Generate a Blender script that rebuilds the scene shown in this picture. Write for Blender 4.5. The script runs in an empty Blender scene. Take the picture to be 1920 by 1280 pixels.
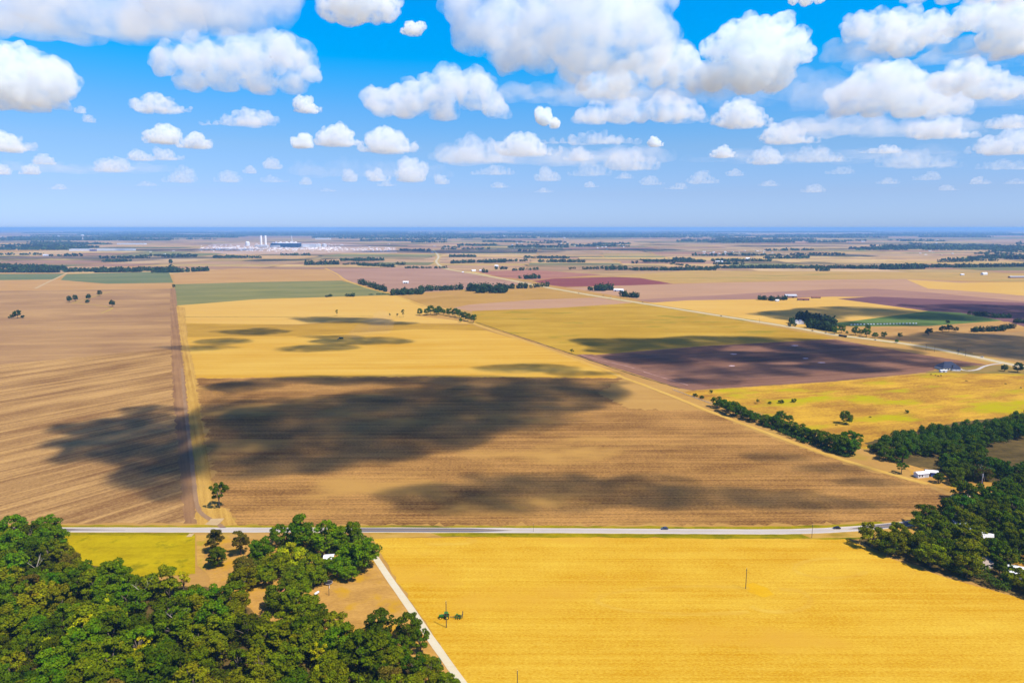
import bpy, bmesh, math, random
import numpy as np
from mathutils import Vector, Matrix
R = math.radians
sc = bpy.context.scene
COL = sc.collection
PI = math.pi

# ------------------------------------------------------------------ camera
CH, F, HY = 200.0, 1280.0, 427.0
PITCH = math.atan((640 - HY) / F)
cam = bpy.data.cameras.new('camera')
cam_o = bpy.data.objects.new('camera', cam)
COL.objects.link(cam_o)
cam.lens, cam.sensor_width, cam.clip_start, cam.clip_end = 24, 36, 1, 300000
cam_o.location = (0, 0, CH)
cam_o.rotation_euler = (R(90) - PITCH, 0, 0)
sc.camera = cam_o
CAMP = Vector((0, 0, CH))
_c, _s = math.cos(PITCH), math.sin(PITCH)

def ray(px, py):
    u, v = (px - 960) / F, (640 - py) / F
    return Vector((u, _c + v * _s, -_s + v * _c))

def at(px, py, z=0.0):
    d = ray(px, py)
    return CAMP + d * ((z - CH) / d.z)

def mpp(px, py):            # metres per photograph pixel on the ground there
    return ((0 - CH) / ray(px, py).z) / F

# ------------------------------------------------------------------ light
SUN_EL = R(58)
SUN_AZ = Vector((0.80, -0.60))
SUN_DIR = Vector((SUN_AZ.x * math.cos(SUN_EL), SUN_AZ.y * math.cos(SUN_EL), math.sin(SUN_EL)))
world = bpy.data.worlds.new('World')
sc.world = world
world.use_nodes = True
nt = world.node_tree
bg = nt.nodes['Background']
sky = nt.nodes.new('ShaderNodeTexSky')
sky.sky_type = 'NISHITA'
sky.sun_disc = False
sky.sun_elevation = SUN_EL
sky.sun_rotation = math.atan2(SUN_AZ.x, SUN_AZ.y)
sky.altitude, sky.air_density, sky.dust_density, sky.ozone_density = 200, 1.0, 0.3, 3.0
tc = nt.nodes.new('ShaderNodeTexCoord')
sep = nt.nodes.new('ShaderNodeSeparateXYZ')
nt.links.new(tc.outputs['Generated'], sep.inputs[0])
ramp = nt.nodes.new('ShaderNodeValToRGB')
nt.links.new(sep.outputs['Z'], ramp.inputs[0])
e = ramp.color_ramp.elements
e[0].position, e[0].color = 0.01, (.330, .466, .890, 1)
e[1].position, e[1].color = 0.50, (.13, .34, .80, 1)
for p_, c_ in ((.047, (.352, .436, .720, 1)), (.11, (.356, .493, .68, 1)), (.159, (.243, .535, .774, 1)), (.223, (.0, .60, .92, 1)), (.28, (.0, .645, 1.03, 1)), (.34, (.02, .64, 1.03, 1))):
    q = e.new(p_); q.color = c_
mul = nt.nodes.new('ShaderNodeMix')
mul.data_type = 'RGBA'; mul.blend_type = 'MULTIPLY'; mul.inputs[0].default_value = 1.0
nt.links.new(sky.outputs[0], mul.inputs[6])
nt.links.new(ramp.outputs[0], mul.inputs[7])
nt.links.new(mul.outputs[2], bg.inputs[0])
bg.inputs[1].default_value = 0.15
sun = bpy.data.lights.new('sun', 'SUN')
sun.energy, sun.angle, sun.color = 5.0, R(0.5), (1, .93, .82)
sun_o = bpy.data.objects.new('sun', sun)
COL.objects.link(sun_o)
sun_o.location = (0, 0, 4000)
sun_o.rotation_euler = SUN_DIR.to_track_quat('Z', 'Y').to_euler()
vs = sc.view_settings
vs.view_transform, vs.look, vs.exposure, vs.gamma, vs.use_curve_mapping = 'Standard', 'None', 0.45, 1.0, False
cy = sc.cycles
cy.use_denoising = True
cy.denoiser = 'OPENIMAGEDENOISE'
cy.use_adaptive_sampling = True
cy.adaptive_threshold = 0.01
cy.max_bounces, cy.diffuse_bounces, cy.glossy_bounces, cy.transmission_bounces = 38, 4, 2, 6
cy.volume_bounces, cy.transparent_max_bounces = 36, 64
cy.sample_clamp_indirect = 6.0
cy.volume_step_rate = 0.5

# ------------------------------------------------------------------ helpers
def tag(o, label=None, cat=None, group=None, kind=None):
    if label: o['label'] = label
    if cat: o['category'] = cat
    if group: o['group'] = group
    if kind: o['kind'] = kind
    return o

def link(name, me, m=None, parent=None, loc=None):
    if m is not None:
        for k in (m if isinstance(m, (list, tuple)) else [m]):
            me.materials.append(k)
    o = bpy.data.objects.new(name, me)
    COL.objects.link(o)
    if parent is not None: o.parent = parent
    if loc is not None: o.location = loc
    return o

def empty(name, loc, rz=0.0, scale=1.0):
    o = bpy.data.objects.new(name, None)
    COL.objects.link(o)
    o.location = loc
    o.rotation_euler = (0, 0, rz)
    o.scale = (scale,) * 3
    o.empty_display_size = 1
    return o

class MB:
    """collects shapes, build() links them as one mesh object"""
    def __init__(s): s.bm = bmesh.new()
    def box(s, cx, cy_, cz, sx, sy, sz, rz=0, bev=0):
        M = Matrix.Translation((cx, cy_, cz)) @ Matrix.Rotation(rz, 4, 'Z') @ Matrix.Diagonal((sx, sy, sz, 1))
        r = bmesh.ops.create_cube(s.bm, size=1, matrix=M)
        if bev:
            ed = list({e for v in r['verts'] for e in v.link_edges})
            bmesh.ops.bevel(s.bm, geom=ed, offset=bev, segments=2, affect='EDGES', profile=.5)
        return s
    def cyl(s, p0, p1, r0, r1=None, n=10):
        p0, p1 = Vector(p0), Vector(p1)
        d = p1 - p0
        M = Matrix.Translation((p0 + p1) / 2) @ d.to_track_quat('Z', 'Y').to_matrix().to_4x4()
        bmesh.ops.create_cone(s.bm, cap_ends=True, segments=n, radius1=r0, radius2=r0 if r1 is None else r1, depth=d.length, matrix=M)
        return s
    def ball(s, c, rx, ry=None, rz=None, sub=2):
        M = Matrix.Translation(c) @ Matrix.Diagonal((rx, ry or rx, rz or rx, 1))
        bmesh.ops.create_icosphere(s.bm, subdivisions=sub, radius=1, matrix=M)
        return s
    def prism(s, prof, y0, y1, axis='Y'):
        """profile [(x,z)] extruded along y"""
        a = [s.bm.verts.new((x, y0, z)) for x, z in prof]
        b = [s.bm.verts.new((x, y1, z)) for x, z in prof]
        n = len(prof)
        s.bm.faces.new(a); s.bm.faces.new(b[::-1])
        for i in range(n):
            s.bm.faces.new((a[i], b[i], b[(i + 1) % n], a[(i + 1) % n]))
        return s
    def quad(s, pts):
        s.bm.faces.new([s.bm.verts.new(p) for p in pts]); return s
    def mesh(s, name, smooth=False):
        bmesh.ops.recalc_face_normals(s.bm, faces=s.bm.faces)
        me = bpy.data.meshes.new(name)
        s.bm.to_mesh(me); s.bm.free()
        if smooth: me.polygons.foreach_set('use_smooth', [True] * len(me.polygons))
        return me
    def build(s, name, m, parent=None, smooth=False):
        return link(name, s.mesh(name, smooth), m, parent)

def mat(name, c, rough=.8, spec=.2, metal=0, vary=0, vscale=1.0):
    m = bpy.data.materials.new(name)
    m.use_nodes = True
    t = m.node_tree
    b = t.nodes['Principled BSDF']
    b.inputs['Roughness'].default_value = rough
    b.inputs['Specular IOR Level'].default_value = spec
    b.inputs['Metallic'].default_value = metal
    b.inputs['Base Color'].default_value = (*c, 1)
    if vary:
        n = t.nodes.new('ShaderNodeTexNoise'); n.inputs['Scale'].default_value = vscale; n.inputs['Detail'].default_value = 4
        g = t.nodes.new('ShaderNodeTexCoord'); t.links.new(g.outputs['Object'], n.inputs['Vector'])
        mr = t.nodes.new('ShaderNodeMapRange'); mr.inputs[1].default_value = .3; mr.inputs[2].default_value = .7
        mr.inputs[3].default_value = 1 - vary; mr.inputs[4].default_value = 1 + vary
        t.links.new(n.outputs[0], mr.inputs[0])
        hv = t.nodes.new('ShaderNodeHueSaturation'); hv.inputs['Color'].default_value = (*c, 1)
        t.links.new(mr.outputs[0], hv.inputs['Value']); t.links.new(hv.outputs[0], b.inputs['Base Color'])
    return m

def volmat(name, c, dens, aniso=0.0, noise=None, step=None):
    """noise = (length in metres, threshold, sharpness)"""
    m = bpy.data.materials.new(name)
    m.use_nodes = True
    t = m.node_tree
    t.nodes.remove(t.nodes['Principled BSDF'])
    v = t.nodes.new('ShaderNodeVolumePrincipled')
    v.inputs['Color'].default_value = (*c, 1)
    v.inputs['Density'].default_value = dens
    v.inputs['Anisotropy'].default_value = aniso
    t.links.new(v.outputs[0], t.nodes['Material Output'].inputs['Volume'])
    if noise:
        L, th, k = noise
        g = t.nodes.new('ShaderNodeTexCoord')
        n = t.nodes.new('ShaderNodeTexNoise'); n.inputs['Scale'].default_value = 1 / L; n.inputs['Detail'].default_value = 4; n.inputs['Roughness'].default_value = .6
        t.links.new(g.outputs['Object'], n.inputs['Vector'])
        mr = t.nodes.new('ShaderNodeMapRange'); mr.inputs[1].default_value = th; mr.inputs[2].default_value = th + 1 / k
        mr.inputs[3].default_value = 0; mr.inputs[4].default_value = dens
        t.links.new(n.outputs[0], mr.inputs[0]); t.links.new(mr.outputs[0], v.inputs['Density'])
        if step: m.cycles.volume_step_rate = step
    return m

def srgb(r, g, b, k=1.0):
    f = lambda x: ((x / 255 + .055) / 1.055) ** 2.4 if x > 10 else x / 255 / 12.92
    return tuple(min(.9, f(x) * k) for x in (r, g, b))
K = 0.52                    # picture value to base colour for sunlit ground
def lit(r, g, b): return srgb(r, g, b, K)

def np_mesh(name, co, faces):
    """mesh from numpy: faces is (n, k)"""
    me = bpy.data.meshes.new(name)
    n, k = faces.shape
    me.vertices.add(len(co)); me.vertices.foreach_set('co', np.ascontiguousarray(co, np.float32).ravel())
    me.loops.add(n * k); me.loops.foreach_set('vertex_index', np.ascontiguousarray(faces, np.int32).ravel())
    me.polygons.add(n); me.polygons.foreach_set('loop_start', np.arange(0, n * k, k, dtype=np.int32))
    me.update(calc_edges=True)
    return me
def _ico(sub):
    b = bmesh.new(); bmesh.ops.create_icosphere(b, subdivisions=sub, radius=1)
    v = np.array([x.co[:] for x in b.verts], np.float32); b.verts.index_update()
    f = np.array([[x.index for x in y.verts] for y in b.faces], np.int32); b.free()
    return v, f
_ico_v, _ico_f = _ico(2)
# ------------------------------------------------------------------ haze
def box_mesh(name, x0, x1, y0, y1, z0, z1):
    me = bpy.data.meshes.new(name)
    v = [(x, y, z) for z in (z0, z1) for y in (y0, y1) for x in (x0, x1)]
    me.from_pydata(v, [], [(0, 2, 3, 1), (4, 5, 7, 6), (0, 1, 5, 4), (2, 6, 7, 3), (0, 4, 6, 2), (1, 3, 7, 5)])
    return me
GX, GY0, GY1 = 70000, -3000, 70000
haze = link('haze', box_mesh('haze', -GX - 500, GX + 500, GY0 - 500, GY1 + 500, -1.0, 215.0), volmat('haze', (.26, .55, 1.0), 4.9e-5))
tag(haze, 'pale blue haze over the far plain', 'haze', kind='stuff')

# ------------------------------------------------------------------ clouds
_tex = []
for i, (s_, d_) in enumerate(((.16, 2), (.05, 3))):
    t_ = bpy.data.textures.new('cloud_noise', 'CLOUDS'); t_.noise_scale = s_; t_.noise_depth = d_; _tex.append(t_)
def lump_mesh(lumps, size, voxel, disp=(.055, .028), flat=.18, rnd=None, kids=5, base=False):
    allp = []
    for (x, y, z, rx, ry, rz) in lumps:
        allp.append((x, y, z, rx, ry, rz))
        for _ in range(kids):
            th = rnd.uniform(0, 2 * PI); ph = rnd.uniform(-.25, 1.3)
            d = (math.cos(th) * math.cos(ph), math.sin(th) * math.cos(ph), math.sin(ph))
            k = rnd.uniform(.32, .55)
            allp.append((x + d[0] * rx * .85, y + d[1] * ry * .85, z + d[2] * rz * .85, rx * k, ry * k, rz * k))
    q = np.array(allp, np.float32)
    co = (_ico_v[None] * q[:, None, 3:] + q[:, None, :3]).reshape(-1, 3)
    fi = (_ico_f[None] + (np.arange(len(q)) * len(_ico_v))[:, None, None]).reshape(-1, 3)
    me = np_mesh('tmp', co, fi)
    n = len(me.vertices)
    a = np.empty(n * 3, np.float32); me.vertices.foreach_get('co', a); a = a.reshape(-1, 3)
    neg = a[:, 2] < 0; a[neg, 2] *= flat
    me.vertices.foreach_set('co', a.ravel())
    o = bpy.data.objects.new('tmp', me); COL.objects.link(o)
    m = o.modifiers.new('r', 'REMESH'); m.mode = 'VOXEL'; m.voxel_size = voxel
    tmp = []
    for t, s in zip(_tex, disp):
        tt = t.copy(); tt.noise_scale = t.noise_scale * size; tmp.append(tt)
        q = o.modifiers.new('d', 'DISPLACE'); q.texture = tt; q.strength = size * s; q.mid_level = .5; q.texture_coords = 'GLOBAL'
    m = o.modifiers.new('r2', 'REMESH'); m.mode = 'VOXEL'; m.voxel_size = voxel
    o.location = (rnd.uniform(-9e3, 9e3), rnd.uniform(-9e3, 9e3), 0)
    dg = bpy.context.evaluated_depsgraph_get()
    out = bpy.data.meshes.new_from_object(o.evaluated_get(dg))
    bpy.data.objects.remove(o)
    for tt in tmp: bpy.data.textures.remove(tt)
    bpy.data.meshes.remove(me)
    if base:
        n = len(out.vertices); a = np.empty(n * 3, np.float32); out.vertices.foreach_get('co', a); a = a.reshape(-1, 3)
        h = size * .03; lo = a[:, 2] < h; a[lo, 2] = h + (a[lo, 2] - h) * .35
        out.vertices.foreach_set('co', a.ravel())
    out.polygons.foreach_set('use_smooth', [True] * len(out.polygons))
    out.materials.clear()
    return out

CLOUD_BASE = 1250.0
def cloud(lumps, yb, label, seed, dens=None, thick=1.0, group=None, core=True, depth=.55, flatten=1.0):
    """lumps: (px, py, r) in the photograph, turned into balls of real size at the distance where the cloud base stands"""
    rnd = random.Random(seed)
    xs0 = min(l[0] - l[2] for l in lumps); xs1 = max(l[0] + l[2] for l in lumps)
    d = ray((xs0 + xs1) / 2, yb)
    k = (CLOUD_BASE - CH) / d.z
    P = CAMP + d * k
    W = (xs1 - xs0) * k / F
    back = min(W * depth, 2.6 * max(l[2] for l in lumps) * k / F) * .34    # the far rim of the flat base is what shows lowest
    f = 1 - back / max(1.0, P.to_2d().length)
    C = Vector((P.x * f, P.y * f, P.z))
    s = k * f / F
    W *= f
    L = []
    for (x, y, r) in lumps:
        D = min(W * depth, 2.6 * r * s)
        for j in range(3 if r * 3 < (xs1 - xs0) else 2):
            q = rnd.uniform(.75, 1.0) if j else 1.0
            L.append(((x - (xs0 + xs1) / 2) * s + rnd.uniform(-.2, .2) * r * s * (j > 0), rnd.uniform(-.5, .5) * D, max(.15 * r * s * flatten, (yb - y) * s * .96),
                      r * s * q, r * s * q * 1.15, r * s * .92 * q * flatten))
    me = lump_mesh(L, W, W / 125, rnd=rnd, disp=(.07, .036), base=True)
    dens = 1.0 / (W * .046)
    o = link('cloud', me, volmat('cloud_vapour', (.935, .982, 1), dens * thick, 0, noise=(W * .09, .38, 1.9), step=.2), None, C)
    return tag(o, label, 'cloud', group)

def puff(x0, x1, yt, yb, n=None, seed=0):
    """a row of lumps filling a box of the photograph, higher in the middle"""
    rnd = random.Random(seed * 7 + 1)
    w, h = x1 - x0, yb - yt
    n = n or max(3, min(11, int(w / h * 2.8)))
    out = []
    pk = rnd.uniform(.3, .7)
    for i in range(n):
        f = (i + .5) / n
        env = max(.35, 1 - abs(f - pk) * 1.5) * rnd.uniform(.85, 1.05)
        r = min(w / n * 1.25, h * .5 * env) * rnd.uniform(.7, 1.3)
        out.append((x0 + r * .8 + f * (w - 1.6 * r), yb - r * .45, r))
        y = yb - r * .45
        while y - r * .8 > yb - h * env:
            y -= r * .7
            out.append((x0 + f * w + rnd.uniform(-.3, .3) * r, max(y, yt + r * .75), r * .8))
    return out

_big = [
 ([(-60,45,62),(20,40,60),(110,42,62),(200,35,70),(290,30,70),(380,25,72),(460,20,62),(520,22,38),(150,0,60),(300,-15,60),(430,-10,60),(250,62,26),(180,55,30)], 84, 'long flat cloud cut by the top left corner of the photo'),
 ([(620,32,22),(650,20,36),(690,12,40),(720,15,30),(705,35,20)], 54, 'ragged cloud cut by the top edge between two larger clouds'),
 ([(-30,165,55),(20,150,52),(70,150,48),(110,160,34),(132,160,16),(45,115,26),(10,110,22),(30,195,36),(80,190,30),(-40,120,40)], 211, 'round cloud cut by the left edge above tiny wisps'),
 ([(318,130,24),(350,115,28),(390,120,34),(440,115,38),(490,110,38),(530,92,26),(560,120,32),(585,145,22),(360,155,26),(420,155,30),(480,155,32),(540,155,28),(335,158,14),(515,80,14)], 184, 'broad lumpy cloud under the long top left cloud'),
 ([(712,195,28),(745,190,30),(780,195,34),(815,180,36),(850,165,32),(838,150,20),(890,185,36),(925,205,26),(945,220,14),(760,215,20),(830,210,26),(900,165,20)], 233, 'wedge shaped white cloud left of the largest cloud'),
 ([(875,30,40),(920,45,46),(970,55,52),(1030,60,60),(1090,65,64),(1150,55,60),(1200,65,56),(1240,90,34),(890,80,42),(950,110,44),(1020,120,44),(1090,125,42),(1150,115,44),(1210,115,36),(1000,15,46),(1070,5,50),(1140,5,48),(915,5,34),(1100,30,60)], 168, 'largest white cloud with a blue grey underside, centre top'),
 ([(1110,160,28),(1160,155,32),(1215,145,36),(1265,135,36),(1310,150,30),(1330,165,20),(1180,175,22),(1090,172,16)], 192, 'faint cloud shelf tucked under the largest cloud'),
 ([(1350,95,32),(1390,80,36),(1430,95,44),(1470,110,36),(1400,140,46),(1450,145,36),(1345,150,28),(1462,52,22),(1480,90,24),(1375,65,20)], 186, 'tall round cloud to the right of the largest cloud'),
 ([(1090,224,17),(1118,219,22),(1150,222,18),(1172,214,26),(1205,216,22),(1240,206,30),(1268,212,26),(1298,220,19),(1318,228,11)], 239, 'long low white cloud below the faint shelf cloud'),
 ([(1020,222,17),(1012,210,9),(1040,233,11)], 242, 'little three lobed cloud between the wedge cloud and the long low cloud'),
 ([(1600,62,26),(1640,60,28),(1690,58,32),(1735,60,30),(1770,66,24),(1650,90,24),(1700,92,22),(1620,42,14)], 119, 'soft cloud right of the blue gap at the top right'),
 ([(1800,45,28),(1850,40,32),(1900,40,34),(1950,42,32),(1870,70,30),(1930,75,32),(1905,110,26)], 112, 'soft cloud bank cut by the right edge near the top'),
 ([(1725,8,16),(1780,0,24),(1850,-4,28),(1920,-4,30),(1700,5,15)], 16, 'thin grey cloud sheet cut by the top right corner'),
 ([(1490,2,10),(1515,0,14),(1535,4,9)], 15, 'scrap of cloud at the top edge left of the top right corner'),
 ([(1580,185,28),(1610,165,34),(1650,160,36),(1690,170,36),(1730,185,34),(1770,200,28),(1800,210,16),(1640,200,34),(1700,205,30),(1580,205,24),(1660,140,18),(1715,150,20)], 231, 'tall heaped cloud in the middle of the right sky'),
 ([(1760,160,20),(1800,150,28),(1822,125,20),(1850,160,30),(1895,168,26),(1925,175,20),(1780,170,18)], 194, 'domed white cloud cut by the right edge behind the heaped cloud'),
]
for i, (l, yb, lab) in enumerate(_big):
    cloud(l, yb, lab, 100 + i)
_mid = [
 (255,365,176,215,'small flat cloud under the broad lumpy cloud'),
 (551,607,182,213,'small round cloud beside the end of the broad lumpy cloud'),
 (371,522,207,240,'neat loaf shaped cloud below the broad lumpy cloud'),
 (265,332,234,271,'left one of two joined small clouds under the small flat cloud'),
 (330,400,247,280,'right one of two joined small clouds under the small flat cloud'),
 (243,292,281,303,'left half of the low double puff in the left sky'),
 (290,347,278,302,'right half of the low double puff in the left sky'),
 (178,252,293,325,'small cone shaped cloud low in the left sky'),
 (-40,72,238,286,'cloud cut by the left edge below the round cloud'),
 (65,106,288,310,'small puff just right of the left edge'),
 (-30,24,296,328,'small cloud cut by the left edge, the lowest but one there'),
 (34,76,307,328,'low puff near the left edge under the others'),
 (545,592,245,279,'left lump of the cloud row left of the wedge cloud'),
 (588,680,236,277,'long lump in the cloud row left of the wedge cloud'),
 (668,790,236,290,'largest lump of the cloud row under the wedge cloud'),
 (735,803,294,342,'steep little cloud low over the middle plain'),
 (690,737,314,341,'small puff beside the steep little cloud'),
 (815,970,258,310,'left end of the long cloud bank under the largest cloud'),
 (935,1060,247,296,'middle dome of the long cloud bank under the largest cloud'),
 (1010,1205,245,275,'flat right end of the long cloud bank'),
 (1055,1116,278,303,'small puff under the flat right end of the cloud bank'),
 (1135,1240,280,322,'ragged cloud low in the sky right of the cloud bank'),
 (880,975,310,330,'thin low cloud beneath the left end of the cloud bank'),
 (1216,1246,257,276,'tiny puff right of the flat end of the cloud bank'),
 (1336,1456,190,243,'two tiered cloud below the tall round cloud'),
 (1425,1545,234,273,'pale cloud in front of the tall heaped cloud'),
 (1700,1836,222,264,'flat cloud under the tall heaped cloud'),
 (1855,1970,217,243,'loaf shaped cloud cut by the right edge'),
 (1805,1975,242,294,'pointed cloud cut by the right edge below the loaf cloud'),
 (1330,1386,275,297,'small oval cloud low in the right sky'),
 (1395,1472,274,310,'small double cloud low in the right sky'),
 (1480,1602,272,307,'low long cloud in the middle of the right sky'),
 (1605,1700,271,290,'thin strip of cloud right of the low long cloud'),
 (1635,1812,277,319,'low ridge shaped cloud in the right sky'),
 (1825,1975,297,321,'thin low cloud cut by the right edge'),
 (750,791,35,68,'torn cloud scrap left of the largest cloud'),
]
for i, (x0, x1, y0, y1, lab) in enumerate(_mid):
    cloud(puff(x0, x1, y0, y1, seed=i), y1, lab, 200 + i, thick=.7 if y1 < 300 else .32)
_low = [(303,372,312,344),(398,455,317,343),(455,482,308,326),(490,545,328,343),(495,533,296,318),(640,672,315,341),(813,846,325,346),(1000,1056,313,341),(1060,1150,303,332),(1285,1350,320,346),(1545,1606,312,328),(1360,1402,315,331),(1710,1762,321,339),(140,162,197,213),(158,182,210,231),(560,586,332,347),(1200,1250,330,348),(1820,1860,330,346),(1500,1550,345,362),(90,130,345,356),(250,300,340,350),(705,745,338,350),(920,960,342,353),(1095,1125,340,352),(1150,1190,322,336),(1240,1290,343,356),(1420,1465,338,350),(1640,1690,332,346),(1760,1800,346,358),(1880,1930,334,346),(1000,1040,352,362),(600,640,352,360)]
for i, (x0, x1, y0, y1) in enumerate(_low):
    cloud(puff(x0, x1, y0, y1, seed=50 + i), y1, 'faint little cloud low over the horizon', 300 + i, group='faint little clouds over the horizon', thick=.16)

# thin veils between the heaps
def veil(x0, x1, yt, yb, label, seed, t=.34):
    l = [(x0 + (x1 - x0) * (i + .5) / 7, (yt + yb) / 2 + (i % 2) * 3, (x1 - x0) / 9) for i in range(7)]
    h = (yb - yt) / 2
    l = [(x, yb - h * .5, r) for x, y, r in l]
    return cloud(l, yb, label, seed, thick=t, flatten=h / ((x1 - x0) / 9))
veil(930,1330,158,200,'thin veil of cloud under the largest cloud', 501)
veil(830,1230,268,318,'thin veil of cloud in front of the long cloud bank', 502, .38)
veil(1480,1830,215,262,'thin veil of cloud at the foot of the tall heaped cloud', 503, .45)
veil(1560,1960,80,125,'thin veil of cloud joining the soft clouds at the upper right', 504, .4)
veil(1320,1800,282,312,'thin veil of cloud low in the right sky', 505, .18)
veil(40,330,300,330,'thin veil of cloud low in the left sky', 506, .15)

veil(1500,1960,130,215,'thin veil of cloud behind the tall heaped cloud', 507, .22)
veil(1060,1500,120,205,'thin veil of cloud between the largest cloud and the tall round cloud', 508, .2)
veil(560,830,296,338,'thin veil of cloud around the steep little cloud', 509, .1)

# clouds overhead (above the frame) whose shadows lie on the fields
def overhead(ells, label, seed, dens=.03, alt=1000.0, th=55.0, noise=True, thr=.345):
    rnd = random.Random(seed)
    L = []
    cx = cy_ = 0
    pts = []
    for (px, py, rx, ry) in ells:
        p = at(px, py)
        a = rx * mpp(px, py)
        b = abs(at(px, py - ry).y - at(px, py + ry).y) / 2
        pts.append((p.x, p.y, a, b))
    cx = sum(p[0] for p in pts) / len(pts); cy_ = sum(p[1] for p in pts) / len(pts)
    x0 = min(p[0] - p[2] for p in pts); x1 = max(p[0] + p[2] for p in pts)
    y0 = min(p[1] - p[3] for p in pts); y1 = max(p[1] + p[3] for p in pts)
    W = max(x1 - x0, y1 - y0)
    for (x, y, a, b) in pts:
        L.append((x - cx, y - cy_, 0, a, b, min(th, .8 * min(a, b) + 12)))
    me = lump_mesh(L, W, max(3.0, W / 90), disp=(.05, .03), flat=.5, rnd=rnd, kids=4)
    k = alt / SUN_DIR.z
    o = link('cloud', me, volmat('cloud_vapour', (1, 1, 1), dens, .2, noise=(W * .09, thr, 3.0) if noise else None, step=.25), None, Vector((cx, cy_, 0)) + SUN_DIR * k)
    return tag(o, label, 'cloud', 'clouds overhead that shade the fields')
overhead([(600,800,190,60),(520,868,115,24),(430,835,60,50),(1080,735,110,22),(780,810,150,40),(640,865,120,20),(900,790,170,24),(460,725,70,10),(385,770,25,40),(400,800,40,60),(395,860,32,40),(560,800,160,70),(1000,760,130,20),(820,760,230,40),(960,745,180,26),(480,830,80,38),(690,830,150,45),(560,850,90,30),(430,785,50,18),(900,715,240,12),(640,712,200,8),(1050,725,100,14)], 'broad cloud overhead shading the dark middle field', 401, dens=.055, thr=.325)
overhead([(180,805,95,13),(290,770,60,10),(250,850,90,22),(285,890,75,28),(320,925,45,20),(120,830,40,12),(325,800,30,25),(210,830,90,25),(300,830,60,40),(240,800,110,20),(330,880,30,50),(160,850,50,16)], 'cloud overhead shading the left brown field', 402, dens=.09, th=75)
overhead([(860,925,130,16),(1000,905,130,18),(1180,925,170,16),(800,955,80,10),(1060,955,110,9),(1350,930,150,12),(1470,945,140,12),(1240,900,80,10),(900,945,160,18),(1100,920,200,22),(1420,930,150,18),(1250,945,160,14),(760,930,70,18),(1550,950,110,12)], 'thin cloud overhead shading the near part of the middle field', 403, dens=.06, th=80)
overhead([(1460,858,70,9),(1560,880,80,9),(1640,905,70,10),(1600,945,120,10)], 'thin cloud overhead shading the right corner of the middle field', 404, dens=.055, th=70)
overhead([(1000,690,95,9),(930,690,40,5),(1090,700,70,6)], 'small cloud overhead shading the far edge of the middle field', 405, dens=.05)
overhead([(650,601,95,6),(730,606,60,4),(600,598,50,4)], 'small cloud overhead shading the yellow field near its trees', 406, dens=.05)
overhead([(610,652,70,7),(680,640,105,7),(630,632,60,4),(560,656,50,4)], 'small cloud overhead shading the far yellow field', 407, dens=.05)
overhead([(480,622,70,6),(420,640,60,6),(370,652,70,5)], 'small cloud overhead shading the left of the yellow field', 408, dens=.05)
overhead([(1120,640,60,7),(1230,645,140,12),(1420,640,160,9),(1380,668,180,12),(1560,655,130,12),(1300,690,80,6),(1480,690,110,7),(1650,672,120,8),(1750,682,80,6),(1330,715,80,6),(1240,672,110,12),(1170,656,80,9),(1400,700,150,9),(1600,690,90,10)], 'broad cloud overhead shading the purple field', 409, dens=.06, th=70)
overhead([(1500,592,80,11),(1600,583,110,10),(1720,590,130,12),(1850,580,120,12),(1560,605,70,6),(1700,608,70,4),(1940,590,100,14)], 'broad cloud overhead shading the fields past the highway', 410, dens=.05)
overhead([(1790,630,80,7),(1880,650,130,14),(1780,652,70,7),(1960,670,80,14),(1720,636,60,6),(1850,635,120,10),(1900,660,120,14)], 'cloud overhead shading the land right of the highway', 411, dens=.05)
overhead([(1720,815,80,10),(1830,830,90,14),(1900,860,90,20),(1860,900,80,18),(1900,950,80,25),(1800,930,60,15),(1600,830,60,10),(1780,860,40,10)], 'cloud overhead shading the right hand wood', 412, dens=.012)
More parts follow.
